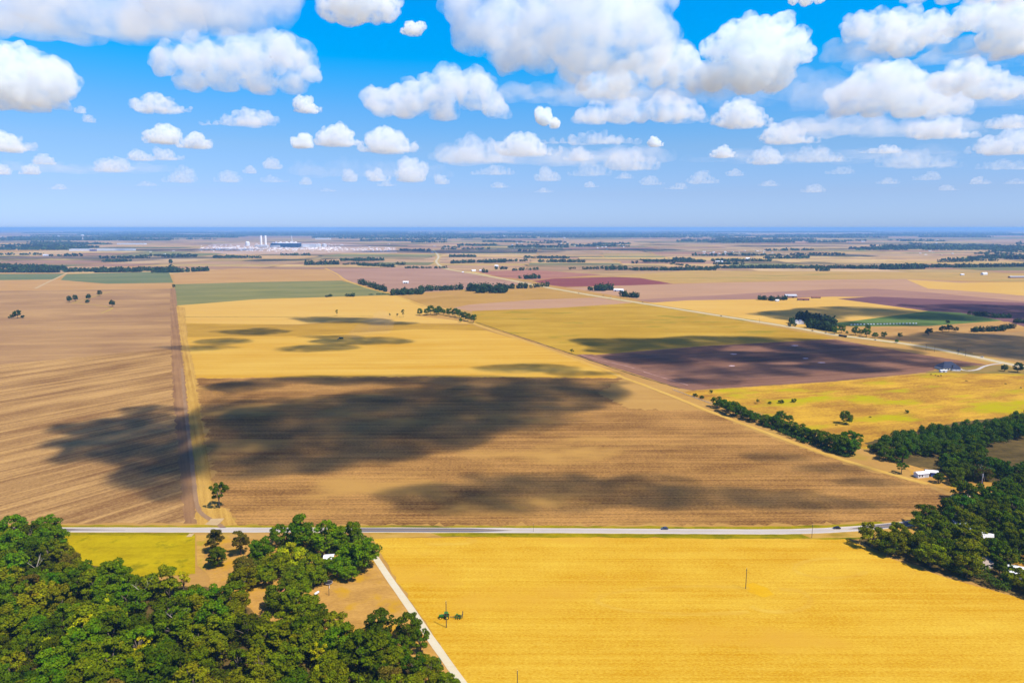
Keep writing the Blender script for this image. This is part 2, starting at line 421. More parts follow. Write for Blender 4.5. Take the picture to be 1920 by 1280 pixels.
# ------------------------------------------------------------------ ground and fields
def field_mat(name, a, b, ang=0.0, row=(120., 3.0), speck=1.2, patch=90., ks=(1.0, .8, 1.0), c=None, cth=.6, cscale=60., cstretch=1.0, bump=0):
    m = bpy.data.materials.new(name)
    m.use_nodes = True
    t = m.node_tree; N = t.nodes; Lk = t.links
    bs = N['Principled BSDF']
    bs.inputs['Roughness'].default_value = 1; bs.inputs['Specular IOR Level'].default_value = 0
    geo = N.new('ShaderNodeNewGeometry')
    rot = N.new('ShaderNodeMapping'); rot.vector_type = 'TEXTURE'; rot.inputs['Rotation'].default_value = (0, 0, ang)
    Lk.new(geo.outputs['Position'], rot.inputs[0])
    def noise(sx, sy, detail=3, rough=.55):
        mp = N.new('ShaderNodeMapping'); mp.inputs['Scale'].default_value = (1 / sx, 1 / sy, 1)
        Lk.new(rot.outputs[0], mp.inputs[0])
        n = N.new('ShaderNodeTexNoise'); n.inputs['Scale'].default_value = 1; n.inputs['Detail'].default_value = detail; n.inputs['Roughness'].default_value = rough
        Lk.new(mp.outputs[0], n.inputs['Vector'])
        return n.outputs[0]
    def mth(op, x, y):
        q = N.new('ShaderNodeMath'); q.operation = op
        for i, z in enumerate((x, y)):
            if isinstance(z, (int, float)): q.inputs[i].default_value = z
            else: Lk.new(z, q.inputs[i])
        return q.outputs[0]
    acc = .5
    for src, k in ((noise(row[0] * 14, row[1], 3, .6), ks[0] * .85), (noise(row[0] * 9, row[1] * 4.3, 2), ks[0] * .55), (noise(row[0] * .5, row[1] * 1.6, 3), ks[0] * .6),
                   (noise(speck * 2.2, speck, 3, .7), ks[1] * 1.3), (noise(patch, patch * .5, 5, .62), ks[2] * 1.5)):
        if k: acc = mth('ADD', acc, mth('MULTIPLY', mth('SUBTRACT', src, .5), k))
    mx = N.new('ShaderNodeMix'); mx.data_type = 'RGBA'
    Lk.new(acc, mx.inputs[0])
    mx.inputs[6].default_value = (*a, 1); mx.inputs[7].default_value = (*b, 1)
    out = mx.outputs[2]
    if c is not None:
        mr = N.new('ShaderNodeMapRange'); mr.inputs[1].default_value = cth; mr.inputs[2].default_value = cth + .12
        Lk.new(noise(cscale * cstretch, cscale, 5, .6), mr.inputs[0])
        m2 = N.new('ShaderNodeMix'); m2.data_type = 'RGBA'
        Lk.new(mr.outputs[0], m2.inputs[0]); Lk.new(out, m2.inputs[6]); m2.inputs[7].default_value = (*c, 1)
        out = m2.outputs[2]
    Lk.new(out, bs.inputs['Base Color'])
    return m

def row_angle(p, q):
    d = at(*q) - at(*p)
    return math.atan2(d.y, d.x)

_lay = [0]
def poly(name, pts, m, z=None, jag=0.0, seg=6.0, label=None, world=False, seed=1):
    rnd = random.Random(seed)
    P = [Vector(p) if world else at(*p) for p in pts]
    out = []
    for i in range(len(P)):
        a, b = P[i], P[(i + 1) % len(P)]
        d = (b - a).to_2d()
        n = max(1, min(160, int(d.length / seg))) if jag else 1
        nv = Vector((-d.y, d.x)).normalized() if d.length else Vector((0, 0))
        for j in range(n):
            q = a.to_2d() + d * (j / n) + nv * (rnd.gauss(0, jag) if j else 0)
            out.append(q)
    if z is None:
        _lay[0] += 1
        z = .02 + .0025 * _lay[0]
    me = bpy.data.meshes.new(name)
    me.from_pydata([(v.x, v.y, z) for v in out], [], [list(range(len(out)))])
    if me.polygons[0].normal.z < 0:
        me.flip_normals()
    o = link(name, me, m)
    return tag(o, label, None, None, 'structure')

def ribbon(name, pts, width, m, z, label=None, jag=0.0, world=False, wpx=None):
    """a strip along a polyline of photograph points (smoothed)"""
    P = [(Vector(p) if world else at(*p)).to_2d() for p in pts]
    Q = []
    n = len(P)
    for i in range(n - 1):
        p0, p1, p2, p3 = P[max(0, i - 1)], P[i], P[i + 1], P[min(n - 1, i + 2)]
        k = max(2, min(40, int((p2 - p1).length / 8)))
        for j in range(k):
            t = j / k
            Q.append(.5 * (2 * p1 + (p2 - p0) * t + (2 * p0 - 5 * p1 + 4 * p2 - p3) * t * t + (3 * p1 - p0 - 3 * p2 + p3) * t ** 3))
    Q.append(P[-1])
    rnd = random.Random(5)
    vs_, fs = [], []
    for i, q in enumerate(Q):
        d = (Q[min(i + 1, len(Q) - 1)] - Q[max(0, i - 1)]).normalized()
        nv = Vector((-d.y, d.x))
        w = width if not callable(width) else width(i / (len(Q) - 1))
        for s in (.5, -.5):
            v = q + nv * (w * s + rnd.gauss(0, jag))
            vs_.append((v.x, v.y, z))
        if i: fs.append((2 * i - 2, 2 * i - 1, 2 * i + 1, 2 * i))
    me = bpy.data.meshes.new(name)
    me.from_pydata(vs_, [], fs)
    if me.polygons[0].normal.z < 0: me.flip_normals()
    return tag(link(name, me, m), label, None, None, 'structure')

gm = field_mat('ground_soil', lit(200,150,75), lit(222,175,95), 0, (200, 8), 2.0, 150, c=lit(190,160,60), cth=.58, cscale=120)
me = bpy.data.meshes.new('ground')
me.from_pydata([(-GX, GY0, 0), (GX, GY0, 0), (GX, GY1, 0), (-GX, GY1, 0)], [], [(0, 1, 2, 3)])
tag(link('ground', me, gm), 'wide flat farm plain', None, None, 'structure')

# far patchwork of fields, from the middle distance to the horizon
def far_fields():
    rnd = random.Random(11)
    pal = [lit(222,180,118), lit(214,172,120), lit(205,164,120), lit(232,194,124), lit(196,152,112), lit(186,142,112), lit(210,176,108), lit(170,146,100), lit(150,148,92), lit(224,186,134), lit(132,130,88), lit(204,168,120), lit(228,190,110)]
    rects = []
    def split(x0, y0, x1, y1, minw, minh):
        w, h = x1 - x0, y1 - y0
        if (w > minw * 2 and w >= h * 1.2) or (w > minw * 2 and h <= minh * 2):
            f = rnd.uniform(.3, .7); split(x0, y0, x0 + w * f, y1, minw, minh); split(x0 + w * f, y0, x1, y1, minw, minh)
        elif h > minh * 2:
            f = rnd.uniform(.3, .7); split(x0, y0, x1, y0 + h * f, minw, minh); split(x0, y0 + h * f, x1, y1, minw, minh)
        else:
            rects.append((x0, y0, x1, y1))
    split(-4500, 2900, 4500, 6500, 420, 190)
    split(-9000, 6500, 9000, 12500, 700, 330)
    split(-17000, 12500, 17000, 24000, 1300, 700)
    split(-42000, 24000, 42000, 60000, 4000, 2200)
    ang = R(-4)
    ca, sa = math.cos(ang), math.sin(ang)
    vs_, fs, cols = [], [], []
    for (x0, y0, x1, y1) in rects:
        m_ = .004 * (x1 - x0)
        k = len(vs_)
        q = [(x0 + m_, y0 + m_), (x1 - m_, y0 + m_), (x1 - m_, y1 - m_), (x0 + m_, y1 - m_)]
        sk = rnd.gauss(0, .06) * (x1 - x0)
        q = [(x + (sk if i > 1 else 0) * .5, y) for i, (x, y) in enumerate(q)]
        vs_ += [(x * ca - y * sa, x * sa + y * ca, .012) for x, y in q]
        fs.append((k, k + 1, k + 2, k + 3))
        c = rnd.choice(pal); v = rnd.uniform(.8, 1.12)
        cols += [(min(.9, c[0] * v), min(.9, c[1] * v), min(.9, c[2] * v), 1)] * 4
    me = bpy.data.meshes.new('far_fields')
    me.from_pydata(vs_, [], fs)
    at_ = me.color_attributes.new('crop', 'FLOAT_COLOR', 'CORNER')
    at_.data.foreach_set('color', np.array(cols, np.float32).ravel())
    m = bpy.data.materials.new('far_crops'); m.use_nodes = True
    t = m.node_tree
    b = t.nodes['Principled BSDF']; b.inputs['Roughness'].default_value = 1; b.inputs['Specular IOR Level'].default_value = 0
    a = t.nodes.new('ShaderNodeVertexColor'); a.layer_name = 'crop'
    g = t.nodes.new('ShaderNodeNewGeometry')
    mp = t.nodes.new('ShaderNodeMapping'); mp.inputs['Scale'].default_value = (1 / 260., 1 / 90., 1)
    t.links.new(g.outputs['Position'], mp.inputs[0])
    n = t.nodes.new('ShaderNodeTexNoise'); n.inputs['Scale'].default_value = 1; n.inputs['Detail'].default_value = 5
    t.links.new(mp.outputs[0], n.inputs['Vector'])
    mr = t.nodes.new('ShaderNodeMapRange'); mr.inputs[1].default_value = .3; mr.inputs[2].default_value = .7; mr.inputs[3].default_value = .72; mr.inputs[4].default_value = 1.25
    t.links.new(n.outputs[0], mr.inputs[0])
    hs = t.nodes.new('ShaderNodeHueSaturation'); t.links.new(a.outputs[0], hs.inputs['Color']); t.links.new(mr.outputs[0], hs.inputs['Value'])
    t.links.new(hs.outputs[0], b.inputs['Base Color'])
    tag(link('far_fields', me, m), 'patchwork of distant fields', None, None, 'structure')
far_fields()

A_near = row_angle((1000, 1150), (1800, 1152))
A_mid = row_angle((600, 870), (1400, 866))
A_left = row_angle((0, 865), (330, 790))
A_strip = row_angle((345, 640), (395, 900))
A_hedge = row_angle((900, 608), (1330, 770))
A_green = row_angle((105, 533), (325, 530))
A_pasture = row_angle((1300, 735), (1740, 700))

M_near = field_mat('golden_stubble', lit(224,160,6), lit(255,212,72), A_near, (140, 1.5), .7, 60, (1.0, 1.8, .8), c=lit(240,184,58), cth=.55, cscale=55, cstretch=2.5)
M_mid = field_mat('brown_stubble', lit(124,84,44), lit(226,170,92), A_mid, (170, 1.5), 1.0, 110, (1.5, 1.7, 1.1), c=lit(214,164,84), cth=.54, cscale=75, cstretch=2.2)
M_left = field_mat('left_stubble', lit(150,108,66), lit(232,184,112), A_left, (160, 4.2), 1.2, 160, (1.9, 1.3, 1.1))
M_leftu = field_mat('left_upper_stubble', lit(174,132,90), lit(218,172,110), row_angle((60, 660), (330, 655)), (300, 16.), 2.2, 260, (1.0, .6, 1.6))
M_head = field_mat('headland', lit(152,112,78), lit(196,150,100), A_strip, (120, 2.5), 1.2, 60, (1.4, .6, .8))
M_strip = field_mat('grass_strip', lit(190,142,62), lit(245,196,96), A_strip, (120, 2.4), 1.2, 60, (1.4, .8, .8))
M_gold = field_mat('golden_field', lit(228,170,48), lit(250,204,92), R(2), (420, 9.), 2.5, 200, (1.7, .5, .8))
M_gold2 = field_mat('pale_gold_field', lit(238,184,80), lit(250,205,105), R(4), (300, 14.), 3, 240, (.9, .4, .8))
M_olive = field_mat('olive_band', lit(190,146,50), lit(226,176,64), R(2), (300, 8.), 2.5, 120, (1.2, .6, 1.2))
M_green = field_mat('green_field', lit(136,138,80), lit(166,158,94), A_green, (500, 22.), 4, 190, (1.5, .5, 1.4), c=lit(170,160,80), cth=.6, cscale=110, cstretch=2)
M_green2 = field_mat('deep_green_field', lit(118,132,84), lit(148,150,98), A_green, (600, 30.), 5, 260, (1.4, .4, 1.2))
M_tan = field_mat('tan_field', lit(205,154,88), lit(228,180,110), R(3), (500, 20.), 4, 260, (1.0, .5, 1.2))
M_pink2 = field_mat('tan_pink_field', lit(202,156,116), lit(222,176,134), R(-2), (700, 24.), 5, 320, (1.0, .4, 1.0))
M_pink = field_mat('pink_field', lit(184,140,114), lit(208,164,134), R(-2), (700, 24.), 5, 320, (1.2, .4, 1.2))
M_ochre = field_mat('ochre_field', lit(196,150,70), lit(222,174,90), R(3), (500, 16.), 4, 220, (1.0, .5, 1.3))
M_ol2 = field_mat('olive_field', lit(196,152,40), lit(226,182,66), R(2), (420, 12.), 3, 170, (1.0, .6, 1.6), c=lit(168,150,40), cth=.56, cscale=75, cstretch=2)
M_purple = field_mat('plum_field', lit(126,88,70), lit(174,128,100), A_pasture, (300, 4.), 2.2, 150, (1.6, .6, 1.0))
M_plum2 = field_mat('plum_dark', lit(146,104,84), lit(176,130,104), A_pasture, (300, 6.), 2.2, 150, (1.4, .6, 1.0))
M_past = field_mat('pasture', lit(184,130,52), lit(244,192,60), A_pasture, (60, 7.), 1.8, 70, (1.0, 1.6, 2.0), c=lit(206,190,8), cth=.53, cscale=44, cstretch=2.6)
M_past2 = field_mat('brown_pasture', lit(196,148,82), lit(224,176,100), A_pasture, (90, 9.), 2.2, 90, (1.2, .8, 1.4), c=lit(176,132,88), cth=.55, cscale=50, cstretch=2)
M_red = field_mat('red_field', lit(146,76,72), lit(172,98,90), R(1), (400, 12.), 4, 200, (1.2, .4, 1.0))
M_red2 = field_mat('dusty_red_field', lit(180,118,98), lit(206,146,116), R(-2), (600, 22.), 5, 240, (1.5, .4, 1.2))
M_yel2 = field_mat('olive_gold_field', lit(206,164,84), lit(226,186,106), R(2), (600, 20.), 5, 240, (1.0, .4, 1.6), c=lit(186,162,80), cth=.54, cscale=140, cstretch=3)
M_dirt = field_mat('bare_dirt', lit(196,146,70), lit(236,182,92), 0, (20, 6.), 1.0, 22, (.8, 1.4, 1.6), c=lit(226,172,46), cth=.50, cscale=14)
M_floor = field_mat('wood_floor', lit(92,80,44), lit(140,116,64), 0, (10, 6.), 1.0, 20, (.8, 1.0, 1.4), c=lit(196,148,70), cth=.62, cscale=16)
M_meadow = field_mat('yellow_meadow', lit(182,156,0), lit(222,196,14), R(2), (20, 5.), 1.2, 22, (1.0, .9, 1.2), c=lit(150,140,10), cth=.58, cscale=12)
M_verge = field_mat('verge_grass', lit(132,128,4), lit(196,172,16), R(0), (30, 3.), 1.0, 18, (1.0, 1.2, 1.5), c=lit(104,112,6), cth=.54, cscale=16, cstretch=3)
M_verge2 = field_mat('dry_verge', lit(206,158,60), lit(226,182,88), R(0), (30, 3.), 1.0, 18, (1.0, .8, 1.5), c=lit(160,136,30), cth=.58, cscale=16, cstretch=3)
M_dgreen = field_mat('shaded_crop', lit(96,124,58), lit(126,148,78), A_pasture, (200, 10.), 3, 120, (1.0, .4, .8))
M_indigo = field_mat('dark_plum_far', lit(126,88,92), lit(150,108,106), A_pasture, (400, 12.), 3, 200, (1.0, .4, .8))
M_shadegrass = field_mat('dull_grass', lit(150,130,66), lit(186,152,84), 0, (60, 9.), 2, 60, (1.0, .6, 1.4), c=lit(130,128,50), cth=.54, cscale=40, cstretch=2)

fp = lambda n, p, m, **k: poly(n, p, m, **k)
# middle distance
fp('field', [(1110,520),(1300,507),(1700,510),(2400,516),(2400,540),(1700,523),(1430,527),(1250,531)], M_yel2)
fp('field', [(890,509),(1000,506),(1130,515),(1060,520),(1000,525),(940,520)], M_red2)
fp('field', [(998,527),(1040,522),(1150,519),(1200,521),(1262,532),(1180,535),(1060,538),(1035,535)], M_red)
fp('field', [(1060,539),(1180,535),(1262,532),(1440,528),(1560,524),(1700,523),(1850,530),(2000,548),(2400,560),(2400,575),(1920,566),(1700,552),(1560,552),(1440,557),(1230,566)], M_pink2)
fp('field', [(1700,524),(1800,530),(2400,524),(2400,566),(1940,556),(1860,549),(1790,544),(1740,541)], M_gold2)
fp('field', [(1190,562),(1440,548),(1560,542),(1640,541),(1740,548),(1920,565),(2400,578),(2400,590),(1920,569),(1640,557),(1440,560),(1230,568)], field_mat('brown_pink', lit(176,132,112), lit(196,150,124), R(0), (400, 14.), 4, 200))
fp('field', [(1196,569),(1290,563),(1420,561),(1560,556),(1640,557),(1760,583),(1560,606),(1575,625),(1530,618),(1380,594)], M_gold2)
fp('field', [(1570,560),(1640,556),(1920,568),(2500,590),(2500,640),(1920,612),(1870,600),(1740,583)], M_indigo)
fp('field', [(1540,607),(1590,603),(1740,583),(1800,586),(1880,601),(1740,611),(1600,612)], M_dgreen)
fp('field', [(1575,616),(1740,611),(1890,603),(1920,612),(2500,640),(2500,645),(1960,625),(1700,640),(1640,632)], M_past2)
fp('field', [(1690,640),(1960,618),(2500,640),(2500,760),(1960,690),(1840,664)], field_mat('olive_tan', lit(178,140,84), lit(204,164,104), A_pasture, (300, 8.), 3, 150))
fp('field', [(612,505),(820,500),(845,506),(1000,530),(900,541),(745,551),(645,525)], M_pink)
fp('field', [(325,513),(440,503),(560,505),(612,505),(645,525),(640,527),(327,533)], M_tan)
fp('field', [(327,533),(470,529),(640,526),(740,553),(620,557),(470,562),(330,573)], M_green)
fp('field', [(105,533),(125,514),(316,509),(325,530),(200,532)], M_green2)
fp('field', [(-700,520),(-50,514),(125,513),(100,524),(-50,526),(-700,532)], M_green2)
fp('field', [(-700,530),(-50,526),(100,524),(200,532),(324,531),(324,541),(-50,546),(-700,558)], M_tan)
fp('field', [(640,556),(742,553),(780,563),(890,548),(1030,540),(1145,556),(1130,559),(940,566),(870,573),(800,577)], M_ochre)
fp('field', [(850,577),(880,571),(1000,562),(1140,557),(1200,568),(1050,578),(885,584)], M_pink2)
fp('field', [(885,583),(1050,577),(1200,567),(1380,600),(1570,634),(1320,648),(1085,667),(990,635),(890,606)], M_ol2)
fp('field', [(330,573),(480,561),(640,556),(742,554),(790,574),(850,579),(780,592),(620,595),(344,598)], M_gold2)
fp('field', [(344,597),(620,595),(780,592),(850,600),(890,607),(760,606),(640,602),(560,608),(346,608)], M_gold2)
fp('field', [(349,606),(560,609),(640,603),(760,606),(885,608),(915,620),(780,618),(560,630),(352,632)], M_olive, jag=.6)
fp('field', [(346,632),(560,630),(780,617),(912,620),(985,640),(1090,675),(1165,702),(1150,712),(366,712)], M_gold)
# left field
fp('field', [(-900,556),(-50,546),(323,541),(332,600),(336,660),(-50,690),(-900,740)], M_leftu)
fp('field', [(-900,722),(-50,688),(336,652),(340,700),(350,800),(360,900),(368,980),(-120,980),(-900,975)], M_left, jag=1.2)
fp('headland', [(319,541),(329,541),(338,620),(349,720),(360,840),(369,981),(344,981),(335,860),(325,740),(320,640)], M_head, jag=1.0, seg=5)
fp('grass_strip', [(330,574),(347,576),(352,640),(368,707),(374,760),(386,830),(396,900),(402,930),(450,985),(370,985),(364,900),(354,780),(345,690),(339,640)], M_strip, jag=.9, seg=5)
# middle field, ragged ends along its rows
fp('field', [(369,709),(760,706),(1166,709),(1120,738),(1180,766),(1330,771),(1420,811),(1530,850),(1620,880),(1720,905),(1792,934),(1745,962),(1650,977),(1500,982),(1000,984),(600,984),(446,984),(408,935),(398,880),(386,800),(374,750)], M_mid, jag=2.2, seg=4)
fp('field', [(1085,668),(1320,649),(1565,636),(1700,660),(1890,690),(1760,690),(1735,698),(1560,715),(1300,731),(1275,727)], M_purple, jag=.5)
fp('headland', [(1080,665),(1110,664),(1330,726),(1300,732),(1275,728)], M_plum2, jag=.6)
fp('pasture', [(1280,737),(1300,732),(1560,716),(1740,700),(1830,697),(1990,700),(2600,760),(2600,850),(1990,790),(1800,812),(1620,842),(1420,772),(1335,752)], M_past, jag=1.0)
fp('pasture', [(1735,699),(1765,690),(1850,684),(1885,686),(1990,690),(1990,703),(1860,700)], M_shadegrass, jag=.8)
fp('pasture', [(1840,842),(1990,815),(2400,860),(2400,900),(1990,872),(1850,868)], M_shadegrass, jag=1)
fp('clearing', [(1690,856),(1740,858),(1765,870),(1750,888),(1715,890)], field_mat('clearing_grass', lit(220,164,62), lit(236,186,84), 0, (20, 5.), 1.4, 20, c=lit(166,152,40), cth=.5, cscale=14), jag=.6)
# near field and woods
fp('field', [(700,1008),(1000,1006),(1590,1010),(1640,1035),(1760,1078),(1920,1124),(2200,1240),(2300,1600),(1000,1600),(905,1330),(810,1185),(735,1075)], M_near, jag=.5, seg=5)
fp('meadow', [(90,1001),(366,1001),(366,1075),(90,1100)], M_meadow)
fp('pasture', [(368,1003),(430,1003),(440,1040),(420,1085),(385,1072),(370,1060)], field_mat('dry_grass', lit(206,158,66), lit(240,190,92), 0, (20, 6.), 1.0, 22, (.8, 1.4, 1.6), c=lit(196,168,50), cth=.5, cscale=14))
fp('yard', [(430,1010),(690,1010),(705,1050),(770,1140),(870,1290),(800,1330),(600,1280),(420,1160),(380,1060),(385,1015)], M_dirt, jag=.8)
fp('wood_floor', [(-260,1005),(100,1005),(150,1050),(260,1085),(400,1105),(470,1140),(540,1185),(620,1215),(700,1230),(780,1260),(850,1340),(900,1600),(-400,1600)], M_floor, jag=1.0)
fp('wood_floor', [(1610,1012),(1700,985),(1790,945),(1800,905),(1700,870),(1640,850),(1620,830),(1800,790),(2000,770),(2300,800),(2300,1240),(1920,1120),(1750,1070),(1640,1030)], M_floor, jag=1.0)
fp('yard', [(1690,868),(1770,890),(1800,908),(1815,925),(1780,920),(1720,902)], M_dirt, jag=.8)
fp('yard', [(1800,900),(1870,905),(1880,935),(1840,950),(1810,930)], M_dirt, jag=.8)
fp('yard', [(1740,1000),(1920,1040),(1990,1080),(1990,1100),(1860,1050),(1720,1020)], M_dirt, jag=.8)
fp('yard', [(1650,990),(1740,985),(1760,1010),(1680,1012)], M_dirt, jag=.8)
# verges and roads
RD = [(-500,992),(60,993),(385,993.5),(690,993.5),(1000,994.5),(1300,996.3),(1480,996.5),(1590,992),(1680,984),(1740,976),(1800,962),(1850,940),(1900,905)]
fp('verge', [(-500,983.5),(450,985),(1000,985.5),(1300,987),(1480,986.5),(1580,983),(1650,977.5),(1660,981),(1590,989),(1480,993),(1000,991),(-500,990)], M_verge, jag=.5)
fp('verge', [(-500,998),(360,998.5),(366,1003),(-500,1003)], M_verge, jag=.4)
fp('verge', [(690,997.5),(830,998),(830,1005),(700,1010)], M_verge2, jag=.4)
fp('verge', [(800,997),(1300,999),(1500,999),(1600,996),(1690,985),(1740,980),(1700,1003),(1600,1011),(1300,1009),(1000,1007),(830,1006)], M_verge, jag=.6)
fp('verge', [(1500,1000),(1600,996),(1700,985),(1750,978),(1720,995),(1640,1006),(1520,1009)], M_verge2, jag=.8)
def road_mat(name, a, b):
    return field_mat(name, a, b, 0, (40, 1.1), .8, 30, (.9, .5, .8))
M_road = road_mat('pale_road', lit(208,196,186), lit(236,224,210))
M_road2 = road_mat('grey_asphalt_and_shade', lit(122,116,124), lit(150,140,140))
M_shoulder = road_mat('road_shoulder', lit(226,200,150), lit(244,220,170))
ribbon('road_shoulder', RD, 8.0, M_shoulder, .20, 'pale gravel shoulder of the near road', jag=.15)
ribbon('road', RD, 6.7, M_road, .215, 'near country road of pale worn surface')
taper = lambda w, a, b: (lambda t: w * max(.05, min(1, t / a if a else 1, (1 - t) / b if b else 1)))
ribbon('road_surface', [(-500,992),(60,993),(150,993.2),(235,993.6)], taper(5.9, 0, .3), M_road2, .23, 'darker asphalt stretch of the near road')
ribbon('road_surface', [(655,993.5),(700,993.5),(850,994),(960,994.6)], taper(5.9, .05, .25), M_road2, .23, 'darker asphalt stretch by the gravel lane')
ribbon('road_surface', [(1590,992),(1680,984),(1740,976),(1800,962),(1850,940),(1900,905)], taper(6.0, .12, 0), M_road2, .23, 'painted cloud shade on the near road in the bend')  # cloud shade over the bend, laid on as a darker strip
M_paint = mat('road_paint', lit(236,196,60), .7, .2)
M_white = mat('white_paint', (.8, .8, .78), .6, .2)
ribbon('road_marking', RD, .22, M_paint, .245, 'yellow centre line of the near road')
for s_ in (-1, 1):
    ribbon('road_marking', [(x, y + s_ * 3.9) for x, y in RD], .15, M_white, .242, 'white edge line of the near road')
LANE = [(672,1000),(703,1044),(736,1093),(770,1141),(806,1195),(868,1282),(960,1410)]
ribbon('lane', LANE, 4.0, road_mat('gravel', lit(244,226,180), lit(252,242,212)), .20, 'white gravel lane beside the wood', jag=.05)
# highway
HW = [(812,468),(822,480),(818,490),(826,499),(842,505),(900,515),(960,526),(1010,536),(1100,552),(1200,568),(1300,584),(1400,600),(1500,616),(1560,627),(1640,637),(1720,648),(1800,663),(1880,680),(2000,706),(2300,770)]
ribbon('verge', HW, 34, field_mat('highway_verge', lit(206,170,84), lit(230,192,112), R(-20), (60, 5.), 2.5, 80, c=lit(170,160,60), cth=.58, cscale=50), .185, 'grass verge of the highway', jag=.8)
ribbon('highway', HW, 13, road_mat('highway_surface', lit(226,208,170), lit(240,224,186)), .25, 'pale highway running to the horizon')
ribbon('road_marking', HW, .5, M_paint, .28, 'yellow centre line of the highway')
# farm tracks
M_track = field_mat('dirt_track', lit(214,180,130), lit(238,206,150), 0, (20, 3.), 1, 20)
ribbon('farm_track', [(341,690),(347,760),(358,850),(366,925),(374,958),(392,972),(412,984),(420,990)], 3.2, field_mat('grey_track', lit(168,132,98), lit(196,158,118), A_strip, (30, 1.2), 1, 20), .2, 'worn dirt track between the two brown fields', jag=.15)
ribbon('farm_track', [(66,541),(92,528),(126,512)], 9, M_track, .19, 'pale farm track between left fields')
ribbon('farm_track', [(395,984),(403,978),(408,972)], 9, M_track, .21, 'pale gravel entrance by the lone tree')
ribbon('farm_track', [(362,1003),(352,1003)], 5, M_track, .21, 'pale gravel culvert end by the meadow')
ribbon('farm_track', [(610,503),(632,514),(648,525),(690,540),(742,554),(800,575),(840,583),(890,607),(1000,645),(1090,678),(1170,708),(1260,742),(1330,771),(1430,808),(1530,845),(1640,880),(1740,907)], lambda t: 11 - 5 * t, field_mat('grassy_track', lit(226,172,70), lit(248,204,104), A_hedge, (60, 2.), 1.2, 40, (1.2, .8, .8)), .195, 'pale grass track along the diagonal field edge', jag=.4)
ribbon('ditch', [(893,604),(1000,640),(1080,666),(1180,700),(1275,728)], 2.2, mat('ditch_growth', (.06, .05, .025), 1, 0), .2, 'dark ditch line along the olive field', jag=.4)
ribbon('driveway', [(1888,680),(1862,683),(1845,687),(1832,693),(1815,695),(1803,693),(1798,690)], 4.2, road_mat('driveway', lit(220,208,196), lit(236,226,214)), .2, 'pale curving driveway of the dark roofed house')
for p_ in ([(139,567),(152,563),(170,558),(190,551),(211,546)], [(134,568),(160,570),(190,573),(207,576)], [(212,577),(203,582),(190,587)]):
    ribbon('grass_strip', p_, 3.4, field_mat('bright_grass', lit(206,176,56), lit(226,196,80), 0, (10, 3.), 1, 20), .2, 'bright grass line through the left field', jag=.3)
ribbon('field_edge', [(346,594),(480,594.5),(620,593.2),(700,592.8)], 3.0, mat('edge_growth', (.10, .095, .02), 1, 0), .2, 'green crop line across the yellow field', jag=.5)
ribbon('field_edge', [(1090,665),(1130,676),(1180,688),(1230,704),(1290,722)], 1.6, mat('chalk', lit(214,168,150), 1, 0), .2, 'pale washed soil line', jag=.5)
for (x, y, w) in ((1375,664,7),(1510,672,6),(1490,648,7),(1372,686,6),(1540,680,8)):
    poly('bare_patch', [(x-w,y),(x-w*.3,y-1.2),(x+w*.8,y-.9),(x+w,y+.4),(x,y+1.1)], mat('pale_soil', lit(226,196,196), 1, 0), z=.26, label='pale wet patch on the plum field')
# turning loops of the harvester, paler stubble
M_loop = field_mat('combed_stubble', lit(228,168,32), lit(255,213,84), A_near, (20, 1.6), .8, 30, (1, .9, .8))
def loop(cx, cy_, rx, ry, a0, a1, w):
    ribbon('wheel_track', [(cx + rx * math.cos(R(a)), cy_ + ry * math.sin(R(a))) for a in np.linspace(a0, a1, 14)], w, M_loop, .175 + .001 * (cx % 5), 'paler turning track in the golden stubble', jag=.35)
loop(1460, 1125, 60, 22, -90, 150, 3.0); loop(1310, 1125, 190, 26, 60, 300, 2.6); loop(1560, 1065, 70, 18, 20, 280, 2.6); loop(830, 1014, 60, 6, -40, 120, 3.0)
poly('field', [(1392,1100),(1412,1092),(1440,1102),(1452,1114),(1432,1120),(1408,1112)], field_mat('bright_stubble', lit(240,178,10), lit(255,204,40), A_near, (20, 1.6), .8, 30, (.8, 1.2, .8)), z=.172, jag=.5, seg=2, label='brighter patch of stubble beside the lone pole')
# ------------------------------------------------------------------ trees
def leaf_mat(name, two=.13):
    m = bpy.data.materials.new(name); m.use_nodes = True
    t = m.node_tree; N = t.nodes; L = t.links
    b = N['Principled BSDF']; b.inputs['Roughness'].default_value = .75; b.inputs['Specular IOR Level'].default_value = 0.0
    oi = N.new('ShaderNodeObjectInfo')
    va = N.new('ShaderNodeVertexColor'); va.layer_name = 'tone'
    hv = N.new('ShaderNodeHueSaturation')
    sp = N.new('ShaderNodeSeparateColor'); L.new(va.outputs[0], sp.inputs[0])
    L.new(oi.outputs['Color'], hv.inputs['Color']); L.new(sp.outputs[0], hv.inputs['Hue']); L.new(sp.outputs[1], hv.inputs['Value'])
    L.new(hv.outputs[0], b.inputs['Base Color'])
    tr = N.new('ShaderNodeBsdfTranslucent'); L.new(hv.outputs[0], tr.inputs[0])
    mx = N.new('ShaderNodeMixShader'); mx.inputs[0].default_value = two
    L.new(b.outputs[0], mx.inputs[1]); L.new(tr.outputs[0], mx.inputs[2]); L.new(mx.outputs[0], N['Material Output'].inputs['Surface'])
    return m
M_leaf = leaf_mat('leaves')
M_bark = mat('bark', (.13, .10, .075), .9, .1, vary=.3, vscale=3)
M_pale = mat('pale_dead_wood', (.42, .36, .28), .9, .1, vary=.2, vscale=3)

